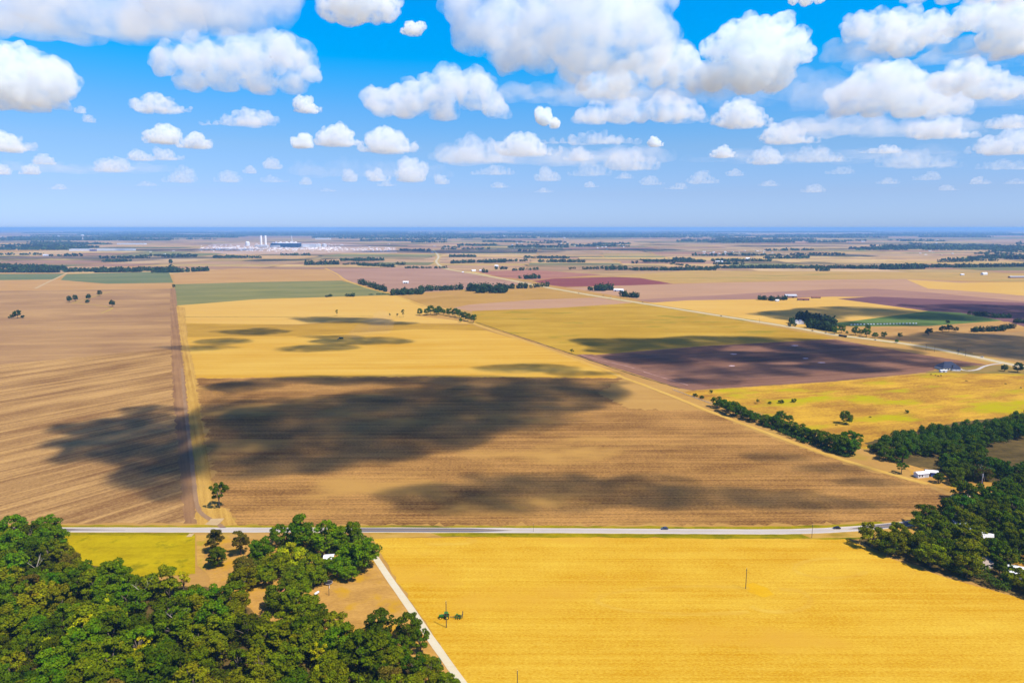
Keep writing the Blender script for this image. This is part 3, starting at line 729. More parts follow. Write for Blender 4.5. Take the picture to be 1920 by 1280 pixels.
def leaves(rng, lobes, per, size, squash=1.0):
    """leaf sprays on the skins of lobes [(x,y,z,r)]; returns verts (n,3), quads, tones"""
    C, Q, T = [], [], []
    for (x, y, z, r) in lobes:
        n = int(per * (r / 2.0) ** 1.6) + 6
        d = rng.normal(size=(n, 3)); d[:, 2] = np.where(d[:, 2] < -.3, -d[:, 2] * .6, d[:, 2])
        d /= np.linalg.norm(d, axis=1)[:, None]
        p = np.array([x, y, z]) + d * (r * rng.uniform(.62, 1.08, n))[:, None] * np.array([1, 1, squash])
        nv = d + rng.normal(size=(n, 3)) * .55; nv /= np.linalg.norm(nv, axis=1)[:, None]
        u = np.cross(nv, rng.normal(size=(n, 3))); u /= np.linalg.norm(u, axis=1)[:, None]
        w = np.cross(nv, u)
        s = (size * rng.uniform(.6, 1.25, n))[:, None]
        u = u * s; w = w * s * .72
        C.append(np.stack([p - u * .9 - w * .5, p + u * .2 - w, p + u, p - u * .1 + w], 1).reshape(-1, 3))
        hue = .5 + rng.normal(0, .010) + rng.normal(0, .008, n)
        val = (1 + rng.normal(0, .10)) * (1 + rng.normal(0, .16, n))
        t = np.stack([hue, np.clip(val, .5, 1.6), np.zeros(n), np.ones(n)], 1)
        T.append(np.repeat(t, 4, 0))
    co = np.concatenate(C); tone = np.concatenate(T)
    return co, np.arange(len(co), dtype=np.int32).reshape(-1, 4), tone

def leaf_mesh(name, co, f, tone, m=None):
    me = np_mesh(name, co, f)
    a = me.color_attributes.new('tone', 'FLOAT_COLOR', 'POINT')
    a.data.foreach_set('color', np.ascontiguousarray(tone, np.float32).ravel())
    me.materials.append(m or M_leaf)
    return me

def crown_lobes(rng, kind):
    """unit tree: crown about 13 m wide on a trunk; returns lobes and the height of the lowest limbs"""
    L = []
    if kind == 'round':
        H, R0, zc = 7.2, 5.9, 7.3
    elif kind == 'tall':
        H, R0, zc = 9.5, 4.3, 9.6
    elif kind == 'low':
        H, R0, zc = 3.2, 4.4, 3.0
    else:                                   # open, ragged
        H, R0, zc = 6.2, 5.0, 9.0
    n = {'round': 40, 'tall': 36, 'low': 22, 'open': 20}[kind]
    lean = rng.normal(0, .6, 2)
    for i in range(n):
        a = rng.uniform(0, 2 * PI); q = rng.uniform(-.75, 1)
        rad = R0 * math.sqrt(max(0, 1 - q * q * .95)) * rng.uniform(.35, 1.0) ** .6
        if kind == 'open': rad *= rng.uniform(.7, 1.25)
        r = rng.uniform(1.1, 2.35) * (1 - .25 * abs(q)) * (.85 if kind in ('low', 'open') else 1)
        L.append((lean[0] * q + rad * math.cos(a), lean[1] * q + rad * math.sin(a), max(r * .8, zc + q * H * .72), r))
    return L, zc

def trunk_mesh(rng, lobes, zc, fork=.55, r0=.42):
    mb = MB()
    f = Vector((rng.normal(0, .25), rng.normal(0, .25), zc * fork))
    mb.cyl((0, 0, -.3), f, r0, r0 * .72, 8)
    for i in rng.permutation(len(lobes))[:9]:
        x, y, z, r = lobes[i]
        if z < f.z: continue
        mid = f.lerp(Vector((x, y, z)), .5) + Vector((0, 0, .6))
        mb.cyl(f - Vector((0, 0, .2)), mid, r0 * .5, r0 * .3, 6).cyl(mid, (x, y, z), r0 * .3, r0 * .1, 5)
    me = mb.mesh('trunk', True); me.materials.append(M_bark)
    return me

TREE = {}
for kind, cnt in (('round', 6), ('tall', 3), ('low', 3), ('open', 4)):
    for i in range(cnt):
        rng = np.random.default_rng(hash((kind == 'round', kind == 'tall', kind == 'low', i)) % 1000 + i * 17 + len(kind))
        lb, zc = crown_lobes(rng, kind)
        co, f, tn = leaves(rng, lb, 150, .44)
        TREE.setdefault(kind, []).append((leaf_mesh('crown', co, f, tn), trunk_mesh(rng, lb, zc, .55 if kind != 'low' else .4, .42 if kind != 'low' else .2)))

trng = random.Random(77)
PALET = {
 'olive': [(.122, .150, .001), (.140, .160, .001), (.100, .136, .001), (.150, .156, .002)],
 'dark': [(.054, .092, .001), (.064, .098, .001), (.064, .086, .001)],
 'deep': [(.050, .110, .004), (.062, .118, .003), (.072, .112, .002)],
 'lime': [(.370, .350, .002), (.320, .330, .002)],
 'brown': [(.122, .094, .009), (.110, .088, .008)],
 'green': [(.080, .156, .001), (.090, .152, .001)],
 'teal': [(.025, .056, .011), (.029, .060, .011)],
}
def tree(p, h, tone, label, kind='round', group=None, wide=1.0, name='broadleaf_tree', cat='tree'):
    cr, tk = trng.choice(TREE[kind])
    h0 = {'round': 13.4, 'tall': 17.5, 'low': 6.6, 'open': 14.2}[kind]
    s = h / h0
    r = empty(name, (p[0], p[1], 0), trng.uniform(0, 2 * PI))
    r.scale = (s * wide, s * wide, s)
    c = bpy.data.objects.new('crown', cr); COL.objects.link(c); c.parent = r
    t = bpy.data.objects.new('trunk', tk); COL.objects.link(t); t.parent = r
    q = trng.choice(PALET[tone]); v = trng.uniform(.82, 1.18)
    c.color = (q[0] * v * trng.uniform(.92, 1.1), q[1] * v, q[2] * v, 1)
    tag(r, label, cat, group)
    return r

def inside(x, y, P):
    c = False
    for i in range(len(P)):
        (x1, y1), (x2, y2) = P[i - 1], P[i]
        if (y1 > y) != (y2 > y) and x < (x2 - x1) * (y - y1) / (y2 - y1) + x1: c = not c
    return c

def scatter(pts, spacing, rnd, holes=()):
    P = [tuple(at(*q).to_2d()) for q in pts]
    H = [[tuple(at(*q).to_2d()) for q in h] for h in holes]
    x0, x1 = min(p[0] for p in P), max(p[0] for p in P); y0, y1 = min(p[1] for p in P), max(p[1] for p in P)
    out = []
    row = 0
    y = y0
    while y < y1:
        x = x0 + (spacing / 2 if row % 2 else 0)
        while x < x1:
            q = (x + rnd.uniform(-.33, .33) * spacing, y + rnd.uniform(-.33, .33) * spacing)
            if inside(q[0], q[1], P) and not any(inside(q[0], q[1], h) for h in H): out.append(q)
            x += spacing
        y += spacing * .88; row += 1
    return out

def proj(p):
    d = Vector(p) - CAMP
    z = d.y * _c - d.z * _s; yv = d.y * _s + d.z * _c
    return 960 + F * d.x / z, 640 - F * yv / z

# low growth that fills the woods between the trees
def undergrowth(name, pts, spacing, hmax, label, seed, holes=(), col=(.060, .080, .008), n=46, cull=True):
    rnd = random.Random(seed); rng = np.random.default_rng(seed)
    Cs, Ts = [], []
    for (x, y) in scatter(pts, spacing, rnd, holes):
        px, py = proj((x, y, 3))
        if cull and (px < -60 or px > 1980 or py > 1340): continue
        h = rnd.uniform(.45, 1.0) * hmax; r = rnd.uniform(.75, 1.15) * spacing * .62
        lb = [(x + rnd.uniform(-.4, .4) * r, y + rnd.uniform(-.4, .4) * r, h * rnd.uniform(.3, .7), r * rnd.uniform(.5, .75)) for _ in range(3)]
        co, f, tn = leaves(rng, lb, n, .55, squash=min(1.4, h / r * .8))
        Cs.append(co); Ts.append(tn)
    co = np.concatenate(Cs); co[:, 2] = np.maximum(co[:, 2], .1)
    o = bpy.data.objects.new(name, leaf_mesh(name, co, np.arange(len(co), dtype=np.int32).reshape(-1, 4), np.concatenate(Ts)))
    COL.objects.link(o); o.color = (*col, 1)
    return tag(o, label, 'undergrowth', kind='stuff')
# the near wood, lower left
rnd = random.Random(5)
WOOD = [(-150,1012),(95,1018),(150,1062),(200,1092),(260,1106),(330,1116),(400,1122),(440,1140),(462,1165),(520,1182),(560,1205),(600,1222),(640,1214),(690,1222),(740,1250),(790,1280),(815,1330),(840,1420),(-150,1420)]
tones = ['olive'] * 9 + ['dark'] * 5 + ['green'] * 4 + ['brown'] * 1
wl = {'olive': 'olive green broadleaf tree in the dense wood at the lower left', 'dark': 'dark green broadleaf tree in the dense wood at the lower left', 'green': 'fresh green broadleaf tree in the dense wood at the lower left', 'brown': 'brownish broadleaf tree in the dense wood at the lower left'}
nwood = 0
for (x, y) in scatter(WOOD, 13.6, rnd):
    px, py = proj((x, y, 11))
    if px < -35 or py > 1312: continue
    t_ = rnd.choice(tones)
    k_ = rnd.choice(['round'] * 6 + ['open', 'tall'])
    tree((x, y), rnd.choice([rnd.uniform(9.5, 14), rnd.uniform(13, 19)]), t_, wl[t_], k_, t_ + ' trees of the lower left wood', rnd.uniform(1.0, 1.3)); nwood += 1
# trees one can tell apart there
def T(px, py, h, tone, label, kind='round', group=None, wide=1.0, **k):
    p = at(px, py)
    return tree((p.x, p.y), h, tone, label, kind, group, wide, **k)
T(190,1165,13.5,'lime','bright yellow green tree in the lower left wood, the larger of two side by side','round')
T(165,1208,15,'lime','bright yellow green tree in the lower left wood, with the widest crown','round',wide=1.15)
T(270,1235,12,'lime','slim yellow green tree in the lower middle of the wood','open')
T(345,1112,12.5,'lime','yellow green tree at the upper right of the wood by the dead branches','open',wide=.8)
T(322,1128,12,'lime','small yellow green tree between the dead branches and the meadow','open',wide=.8)
T(600,1250,13,'lime','yellow green tree near the right edge of the wood','open')
T(590,1215,9,'lime','low yellow green tree below the bare yard','open')
T(605,1300,13,'lime','yellow green tree cut by the bottom edge','open')
T(95,1245,13,'lime','yellow green tree near the left edge of the wood','round',wide=.8)
T(400,1190,17,'green','large fresh green tree standing over the middle of the wood','round',wide=1.1)
T(25,1008,15,'green','green tree at the top left corner of the wood','round',wide=1.2)
T(85,1008,15,'green','green round tree by the road at the left end of the meadow','round',wide=1.2)
T(-10,1016,14,'green','green tree cut by the left edge beside the road','round',wide=1.2)
# around the yard and the pale shed
T(404,1036,16,'brown','brown green tree standing in front of the road, the left of two','tall',wide=1.15)
T(408,1062,12.9,'dark','small dark conical tree below the left brown tree','tall',wide=1.59)
T(452,1040,16,'brown','brown green tree standing in front of the road, the right of two','tall',wide=1.15)
T(458,1082,13,'brown','brownish ragged tree below the right brown tree','tall',wide=1.5)
T(490,1052,14.6,'green','green tree between the right brown tree and the tall roadside tree','round',wide=1.10)
T(524,1022,13.4,'green','green tree at the road left of the tall roadside tree','round',wide=0.98)
T(568,1032,24.0,'green','tallest tree by the road, with a narrow top above the others','tall',wide=1.16)
T(612,1036,20.0,'green','broad tall tree by the road right of the tallest tree','round',wide=1.04)
T(640,1035,17.0,'green','tall tree by the road left of the rounded end tree','tall',wide=1.10)
T(665,1022,16.8,'green','narrow tree at the road near the head of the gravel lane','tall',wide=1.10)
T(678,1070,20.0,'green','big tree at the head of the white gravel lane','round',wide=1.04)
T(655,1066,15.7,'green','tree behind the yard between the shed and the lane','round',wide=1.10)
T(520,1078,13.4,'olive','olive tree above the small bare clearing','round',wide=1.34)
T(548,1062,13.4,'lime','yellow green tree left of the pale shed','round',wide=1.22)
T(585,1078,12.3,'olive','round tree just left of the pale shed roof','round',wide=1.34)
T(560,1100,12.3,'olive','low round tree left of the trampoline','round',wide=1.34)
T(590,1098,11.2,'olive','low round tree above the trampoline','round',wide=1.22)
T(632,1082,12.3,'green','tree below the pale shed roof','round',wide=1.22)
T(655,1088,9.0,'green','small tree at the upper edge of the yard','round',wide=1.22)
T(497,1095,11.2,'olive','olive tree at the upper side of the bare clearing','round',wide=1.34)
T(460,1105,12.3,'olive','olive tree between the wood and the bare clearing','round',wide=1.34)
T(530,1140,14.6,'dark','dark tree at the lower side of the bare clearing','round',wide=1.34)
T(560,1150,15.7,'olive','olive tree left of the yard, by the white tank','round',wide=1.34)
T(625,1205,16,'olive','feathery grey green tree standing alone in the lower yard','open',wide=1.15)
T(605,1195,13,'dark','dark tree behind the feathery grey green tree','round',wide=1.0)
T(715,1192,13.5,'dark','dark round tree beside the gravel lane, the upper of three','round',wide=1.15)
T(765,1198,13.5,'dark','dark tree touching the gravel lane by the tractor pole','round',wide=1.0)
T(720,1222,10.5,'dark','small dark tree in front of the upper round lane tree','round',wide=1.1)
T(790,1222,11.5,'dark','dark tree on the lane edge below the tractor','round',wide=.9)
T(750,1240,12,'dark','dark tree left of the lane below the round trees','round',wide=1.1)
T(805,1262,8.5,'olive','low tree at the lane just above the dark green tractor','low',wide=1.0)
T(838,1290,7.5,'olive','low tree at the bottom of the lane below the dark green tractor','low',wide=1.0)

for px, py, h, tn, lab in ((575,1172,13,'olive','olive tree at the inner corner of the wood below the white tank'),(598,1160,9,'dark','small dark tree at the wood edge facing the bare yard'),(660,1222,12,'olive','olive tree between the feathery tree and the lane trees'),(690,1240,12,'dark','dark tree at the wood edge below the lane trees'),(735,1262,12,'olive','olive tree at the wood edge near the bottom right'),(775,1265,10,'dark','dark tree just left of the dark green tractor'),(800,1296,10,'olive','olive tree cut by the bottom edge near the lane'),(668,1062,15,'green','green tree next to the big tree at the lane head'),(445,1100,9,'olive','low olive tree at the lower end of the dry grass strip')):
    T(px, py, h, tn, lab, 'round', wide=1.2)

# the right hand wood
RW = [(1628,838),(1700,850),(1790,850),(1900,800),(1990,780),(1990,1142),(1905,1114),(1850,1100),(1790,1080),(1720,1058),(1660,1036),(1640,1016),(1690,1008),(1745,990),(1770,955),(1800,925),(1790,900),(1770,890),(1690,872),(1650,862)]
holes = [[(1690,856),(1745,858),(1768,872),(1758,892),(1715,902),(1700,880)], [(1832,838),(1990,810),(1990,886),(1846,884)], [(1805,900),(1880,905),(1880,935),(1850,945),(1800,935)], [(1788,988),(1820,988),(1822,1008),(1788,1008)], [(1826,1002),(1862,1002),(1866,1026),(1830,1022)], [(1826,1050),(1855,1050),(1852,1074),(1830,1072)], [(1893,1062),(1960,1062),(1960,1098),(1893,1098)]]
wl2 = {'deep': 'deep green tree in the shaded wood at the right edge', 'dark': 'dark olive tree in the wood at the right edge', 'olive': 'olive tree in the sunlit lower part of the wood at the right'}
for (x, y) in scatter(RW, 13.6, rnd, holes):
    px, py = proj((x, y, 9))
    if px > 1945 or px < 1600: continue
    t_ = rnd.choice(['deep', 'deep', 'dark']) if py < 960 else rnd.choice(['olive', 'olive', 'dark'])  # cloud shade put into crown colours: darker greens above, olive where sunlit
    tree((x, y), rnd.uniform(10, 15.5), t_, wl2[t_], rnd.choice(['round'] * 5 + ['open', 'tall']), t_ + ' trees of the right hand wood', rnd.uniform(1.05, 1.35)); nwood += 1
T(1634,1026,15,'olive','round tree alone at the left tip of the lower right wood','round',wide=1.15)
T(1680,1020,14,'olive','tree beside the round tip tree near the road','round',wide=1.0)
T(1662,1040,11,'dark','low tree at the field edge right of the round tip tree','round',wide=1.2)
T(1735,985,16,'dark','dark tree where the road goes into the right hand wood','round')
T(1770,972,16,'dark','tall dark tree over the road bend','tall',wide=1.1)
T(1690,888,10,'deep','leaning dark tree at the field edge left of the white barn','open',wide=1.2)
T(1760,905,9,'deep','small tree right of the white and blue barn','round')
T(1790,910,9,'dark','lone round tree in the dirt yard right of the barn','round')
T(1842,908,15,'brown','half bare tree behind the white pipe','open')
# hedgerow along the field edge
for i, (px, py, h) in enumerate(((1345,764,10),(1362,772,11),(1375,778,12),(1388,782,10),(1402,787,9),(1415,791,8),(1436,797,9),(1452,800,10),(1468,806,9),(1484,811,9.5),(1500,818,10),(1515,823,9),(1530,829,10),(1545,836,11),(1560,842,12),(1575,848,13),(1592,852,12))):
    T(px, py, h * 1.22, 'deep', 'dark green tree in the hedgerow running down to the right hand wood', 'round', 'trees of the diagonal hedgerow', wide=1.25)
undergrowth('undergrowth', [(1338,757),(1352,755),(1470,800),(1600,848),(1602,860),(1560,852),(1450,808)], 5.0, 5.0, 'leafy growth at the foot of the diagonal hedgerow', 35, (), (.040, .082, .010))
T(1465,788,10,'green','fresh green tree standing behind the hedgerow, upper one','round',wide=1.2)
T(1480,792,8,'green','fresh green tree beside the upper one behind the hedgerow','round',wide=1.2)
T(1590,828,11,'green','fresh green tree behind the lower end of the hedgerow, left one','round',wide=1.2)
T(1607,832,10,'green','fresh green tree behind the lower end of the hedgerow, right one','round',wide=1.2)
# single trees on the land
T(412,952,20,'dark','lone tree with a bare trunk on the pale grass strip','open',wide=.85)
T(1586,795,14,'deep','round dark tree alone on the yellow pasture','round',wide=1.0)
for px, py, h, lab in ((1421,757,6,'small tree, leftmost of a spaced row on the pasture'),(1465,756,4.5,'small tree in the middle of a spaced row on the pasture'),(1489,754,4.5,'small tree, rightmost of a spaced row on the pasture'),(1443,757,3,'sapling between the spaced small trees on the pasture'),(1700,774,3.5,'reddish bush on the bright pasture'),(1304,743,4,'bush by the pale rail fence, the left of two'),(1316,747,3.8,'bush by the pale rail fence, the right of two'),(1333,736,3.5,'flat bush above the upper end of the hedgerow'),(1072,663,8,'little tree at the corner of the plum field')):
    T(px, py, h, 'dark', lab, 'low' if h < 5 else 'open', wide=1.0, name='broadleaf_tree' if h > 5 else 'bush', cat='tree' if h > 5 else 'bush')
for px, py, h, lab in ((130,567,18,'round dark tree, leftmost of the trees in the brown field'),(142,565,18,'round dark tree, second in the brown field'),(166,562,17,'round dark tree in the middle of the brown field group'),(187,555,17,'dark tree at the upper end of the bright grass line'),(211,575,18,'dark tree at the lower end of the bright grass line'),(164,568,9,'small brown tree below the middle tree of the brown field'),(33,597,19,'pale green tree at the left edge of the brown field'),(21,597,9,'bush left of the pale green tree'),(43,597,8,'bush right of the pale green tree'),(326,540,14,'single tree at the corner where the two farm strips meet')):
    T(px, py, h, 'teal', lab, 'round' if h > 10 else 'low', wide=.85)
for px, py, h, lab in ((731,594,9,'small tree on the yellow field left of the grove'),(745,595,10,'thin pale tree on the yellow field'),(756,595,18,'tall thin tree on the yellow field left of the grove'),(632,592,14,'dark leaning dead looking tree by the crop line')):
    T(px, py, h, 'dark', lab, 'open', wide=.6)
for i, (px, py, h) in enumerate(((787,591,16),(800,591,16),(808,590,22),(818,591,17),(823,589,19),(832,590,14),(842,592,19),(853,594,20),(862,596,19),(870,599,18),(877,602,17),(864,604,9),(888,605,18))):
    T(px, py, h, 'deep', 'green tree in the small grove at the upper end of the diagonal track', 'round', 'trees of the grove on the diagonal track', wide=.9)
for px, py, h, lab in ((1565,626,14,'green tree at the highway next to the dark clump'),(1577,624,17,'round tree at the highway right of the dark clump'),(1588,627,7,'bush between two round highway trees'),(1604,628,16,'dark tree, left of a trio by the highway'),(1614,629,12,'tree in the middle of a trio by the highway'),(1624,632,17,'fresh green tree, right of a trio by the highway'),(1640,634,11,'small round tree right of the trio by the highway'),(1657,634,12,'round tree alone on the golden verge'),(1687,633,10,'wide low tree on the golden verge'),(1681,643,7,'dark bush at the edge of the highway'),(1627,619,12,'pale green tree behind the trio by the highway')):
    T(px, py, h, 'green', lab, 'round', wide=.95)
for px, py, h, lab in ((1741,629,14,'dark round tree in the brown pasture'),(1767,623,13,'dark tree, left of a low row in the pasture'),(1779,622,14,'dark tree, middle of a low row in the pasture'),(1792,622,10,'dark tree, right of a low row in the pasture'),(1776,608,9,'dark tree above the low row in the pasture'),(1883,696,10,'small tree beside the curving driveway'),(1908,698,14,'dark tree right of the driveway, cut short by the edge')):
    T(px, py, h, 'teal', lab, 'round', wide=1.0)
print('TREES', sum(1 for o in bpy.data.objects if o.name.startswith('broadleaf_tree')), 'wood', nwood)

undergrowth('undergrowth', WOOD, 6.2, 4.6, 'dense leafy undergrowth filling the lower left wood', 31, (), (.064, .078, .002))
undergrowth('undergrowth', [(470,1030),(560,1008),(680,1006),(694,1050),(690,1074),(640,1086),(600,1094),(570,1112),(545,1150),(500,1150),(560,1110),(520,1094),(470,1090),(440,1120),(425,1100),(455,1070)], 6.5, 7.0, 'leafy growth between the trees round the pale shed', 34, [[(596,1040),(640,1040),(640,1058),(596,1058)]], (.100, .130, .006))
undergrowth('undergrowth', RW, 7.5, 7.0, 'dense leafy undergrowth filling the right hand wood', 32, holes, (.058, .098, .006))
FS = [(1632,842),(1690,822),(1760,812),(1830,806),(1880,794),(1930,782),(2010,770),(2010,798),(1900,816),(1840,832),(1800,850),(1700,852)]
undergrowth('wood_canopy', FS, 8.0, 15, 'closed canopy along the far side of the right hand wood', 33, (), (.052, .108, .007), 120)

# the woods go on beyond the edges of the photo
undergrowth('wood_canopy', [(1960,790),(2300,800),(2300,1240),(1960,1128)], 8.5, 14, 'closed canopy of the right hand wood beyond the photo edge', 36, (), (.058, .098, .004), 110, False)
undergrowth('wood_canopy', [(-260,1008),(-45,1010),(-45,1330),(820,1330),(900,1600),(-400,1600)], 8.5, 14, 'closed canopy of the lower left wood beyond the photo edge', 37, (), (.100, .118, .002), 110, False)

# dead trees
def dead_tree(px, py, h, label, seed):
    rnd = random.Random(seed)
    p = at(px, py)
    r = empty('dead_tree', (p.x, p.y, 0))
    mb = MB(); mb.cyl((0, 0, -.2), (0, 0, h * .5), .22, .15, 8); mb.build('trunk', M_pale, r)
    for i in range(4):
        a = rnd.uniform(0, 2 * PI); e1 = Vector((math.cos(a) * h * .25, math.sin(a) * h * .2, h * rnd.uniform(.68, .8)))
        e2 = e1 + Vector((math.cos(a) * h * .12, math.sin(a) * h * .12, h * rnd.uniform(.12, .25)))
        b = MB(); b.cyl((0, 0, h * .46), e1, .13, .09, 6).cyl(e1, e2, .08, .03, 5).cyl(e1, e1 + Vector((-math.cos(a) * h * .06, h * .05, h * .16)), .06, .02, 5)
        b.build('branch', M_pale, r)
    tag(r, label, 'tree')
dead_tree(218,1135,16,'dead forked tree with pale bare branches in the wood, the left of two',1)
dead_tree(270,1132,15,'dead tree with pale bare branches in the wood, the right of two',2)
dead_tree(70,1085,14,'dead pale snag at the upper left of the wood',3)
dead_tree(130,1250,15,'thin dead snag low in the wood',4)
dead_tree(336,1190,15,'dead snag in the middle of the wood',5)
dead_tree(1845,903,15,'bare dead tree behind the white pipe at the right',6)

# far belts and woods: one mass
def far_trees():
    rng = np.random.default_rng(3)
    belts = [   # x0, y0, x1, y1, height px, rows, step px
        (678,533,722,547,11,2,7),(737,553,790,551,12,3,7),(790,546,862,543,11,2,7),(862,544,880,543,6,1,6),(880,545,945,547,15,3,7),(898,549,944,549,15,2,7),(945,541,960,540,6,1,6),(962,541,985,540,11,2,6),(985,541,1008,538,8,1,6),(1010,538,1028,537,9,1,6),
        (125,510,330,507,8,2,6),(180,511,260,510,8,2,6),(290,511,330,511,8,2,6),(330,511,390,508,9,2,6),(-40,500,120,506,8,4,6),(-40,510,105,511,9,3,6),(575,497,632,496,8,2,6),(320,494,322,505,8,1,5),
        (677,498,740,501,6,2,6),(745,496,760,497,6,1,6),(760,503,835,503,4,1,5),(640,497,672,495,4,1,6),
        (1105,545,1118,544,8,1,5),(1118,545,1134,545,13,2,5),(1140,544,1150,544,15,1,5),(1168,556,1192,558,10,2,6),(1425,562,1446,563,8,2,5),(1448,564,1472,562,8,2,5),
        (974,522,982,522,6,1,5),(984,523,1010,522,9,2,5),(907,511,914,511,7,1,5),(932,505,950,505,6,1,5),(956,508,980,507,6,1,5),(988,507,1006,506,5,1,5),
        (846,494,905,492,6,2,5),(912,493,946,492,7,2,5),(846,482,890,482,5,2,6),
        (1095,505,1135,504,5,1,6),(1140,506,1172,506,8,2,6),(1172,506,1340,507,5,1,7),(1190,507,1258,507,6,2,6),(1262,507,1342,505,7,2,6),(1345,503,1600,503,6,2,6),(1420,502,1475,502,6,2,6),(1600,504,1655,504,7,2,6),(1655,505,1728,504,13,3,6),(1728,502,1925,500,7,2,6),(1535,508,1553,508,7,2,5),(1343,496,1390,496,6,2,6),(1890,486,1960,487,7,2,6),
        (1205,488,1260,494,3,1,6),(1260,496,1300,500,3,1,6),(1184,494,1192,494,6,1,5),(1070,505,1076,504,5,1,5),
        (1830,592,1850,594,9,2,6),(1862,596,1890,596,9,2,6),(1818,590,1826,590,7,1,5),(1825,622,1880,620,10,2,6),(1880,617,1898,615,9,2,5),(1905,605,1960,608,8,2,6),(690,553,735,551,2,1,8),
        (1486,606,1500,601,13,2,7),(1503,603,1558,612,20,3,8),(1520,614,1560,621,18,2,8),(1478,612,1490,611,8,1,6),
        (612,557,622,556,5,1,5),(650,556,662,556,7,1,6),
    ]
    # thin scattered rows further out
    r2 = random.Random(8)
    for _ in range(85):
        y = r2.choice([r2.uniform(446, 462), r2.uniform(460, 492)])
        x = r2.uniform(-40, 1950); w = r2.uniform(20, 110)
        if 360 < x < 740 and 452 < y < 472: continue
        belts.append((x, y, x + w, y + r2.uniform(-1, 1), (y - 427) * .065 + 1.1, r2.choice([1, 1, 2, 3]), 7 if y > 460 else 6))
    for _ in range(60):
        y = r2.uniform(434.5, 447); x = r2.uniform(-60, 1900); w = r2.uniform(60, 330)
        belts.append((x, y, x + w, y + r2.uniform(-.3, .3), (y - 427) * .08 + .9, 3, 9))
    for (x0, x1, y0, y1) in ((0, 180, 455, 470), (560, 980, 439, 449), (980, 1400, 439, 447), (1280, 1560, 450, 456), (1620, 1960, 462, 470), (-40, 330, 446, 452), (1800, 1960, 468, 474)):
        y = y0
        while y < y1:
            belts.append((x0 + r2.uniform(-20, 90), y, x1 - r2.uniform(-20, 110), y, (y - 427) * .08 + .9, r2.choice([1, 2]), 11)); y += 1.7
    Cs, Ts = [], []
    for (x0, y0, x1, y1, hp, rows, st) in belts:
        n = max(2, int(math.hypot(x1 - x0, y1 - y0) / st) + 1)
        for i in range(n):
            for r in range(rows):
                f = (i + rng.uniform(-.3, .3)) / max(1, n - 1)
                p = at(x0 + (x1 - x0) * f, y0 + (y1 - y0) * f)
                m_ = mpp(960, y0 + (y1 - y0) * f)
                h = hp * m_ * rng.uniform(.75, 1.12)
                h = min(h, 26.)
                if rng.uniform() < .06: continue
                wd = max(h * .42, st * m_ * .62)
                px, py = p.x + rng.normal(0, wd * .25), p.y + (r - (rows - 1) / 2) * wd * 1.5
                k = 34 if p.y < 4200 else 12
                k = 90 if p.y < 2600 else k
                d = rng.normal(size=(k, 3)); d /= np.linalg.norm(d, axis=1)[:, None]; d[:, 2] = d[:, 2] * .5 + .5
                bump = 1 + .22 * np.sin(d[:, :1] * 5 + i) * np.cos(d[:, 1:2] * 4 + r)
                c = np.array([px, py, 0]) + d * np.array([wd, wd, h]) * bump * rng.uniform(.78, 1.0, (k, 1))
                nv = d * np.array([1, 1, .8]) + rng.normal(size=(k, 3)) * .5; nv /= np.linalg.norm(nv, axis=1)[:, None]
                u = np.cross(nv, rng.normal(size=(k, 3))); u /= np.linalg.norm(u, axis=1)[:, None]
                w = np.cross(nv, u)
                s = (wd * h * 3.2 / k) ** .5 * rng.uniform(.7, 1.2, (k, 1))
                Cs.append(np.stack([c - u * s - w * s * .6, c + u * s * .2 - w * s, c + u * s, c + w * s], 1).reshape(-1, 3))
                t = np.stack([np.full(k, .5 + rng.normal(0, .012)), np.clip((1 + rng.normal(0, .2)) * (1 + rng.normal(0, .15, k)), .4, 1.7), np.zeros(k), np.ones(k)], 1)
                Ts.append(np.repeat(t, 4, 0))
    co = np.concatenate(Cs); co[:, 2] = np.maximum(co[:, 2], .05)
    o = bpy.data.objects.new('distant_trees', leaf_mesh('distant_trees', co, np.arange(len(co), dtype=np.int32).reshape(-1, 4), np.concatenate(Ts)))
    COL.objects.link(o); o.color = (.030, .058, .018, 1)
    tag(o, 'far tree belts and woods across the plain', 'trees', kind='stuff')
    print('FAR', len(co) // 4)
far_trees()
# ------------------------------------------------------------------ buildings
W_WHITE = mat('white_siding', (.66, .68, .70), .6, .3, vary=.06, vscale=.5)
W_TOWER = mat('white_tower_paint', (.88, .88, .88), .6, .3)
W_CREAM = mat('cream_wall', (.62, .56, .46), .8, .2, vary=.08, vscale=.5)
W_BLUE = mat('blue_siding', (.04, .12, .48), .6, .3, vary=.08, vscale=.5)
W_BRICK = mat('brown_wall', (.25, .15, .11), .9, .1, vary=.12, vscale=.6)
R_WHITE = mat('white_metal_roof', (.80, .80, .82), .45, .4, vary=.06, vscale=.4)
R_GREY = mat('grey_metal_roof', (.42, .43, .46), .45, .4, vary=.1, vscale=.4)
R_TAN = mat('tan_shingles', (.30, .24, .19), .9, .1, vary=.15, vscale=1)
R_NAVY = mat('dark_blue_shingles', (.022, .030, .060), .8, .2, vary=.2, vscale=.6)
R_RUST = mat('rusty_roof', (.22, .08, .05), .8, .2, vary=.2, vscale=.8)
G_DARK = mat('dark_glass', (.02, .025, .03), .12, .5)
D_GREY = mat('grey_door', (.50, .52, .55), .6, .3)
D_DARK = mat('dark_opening', (.02, .018, .016), .9, .1)

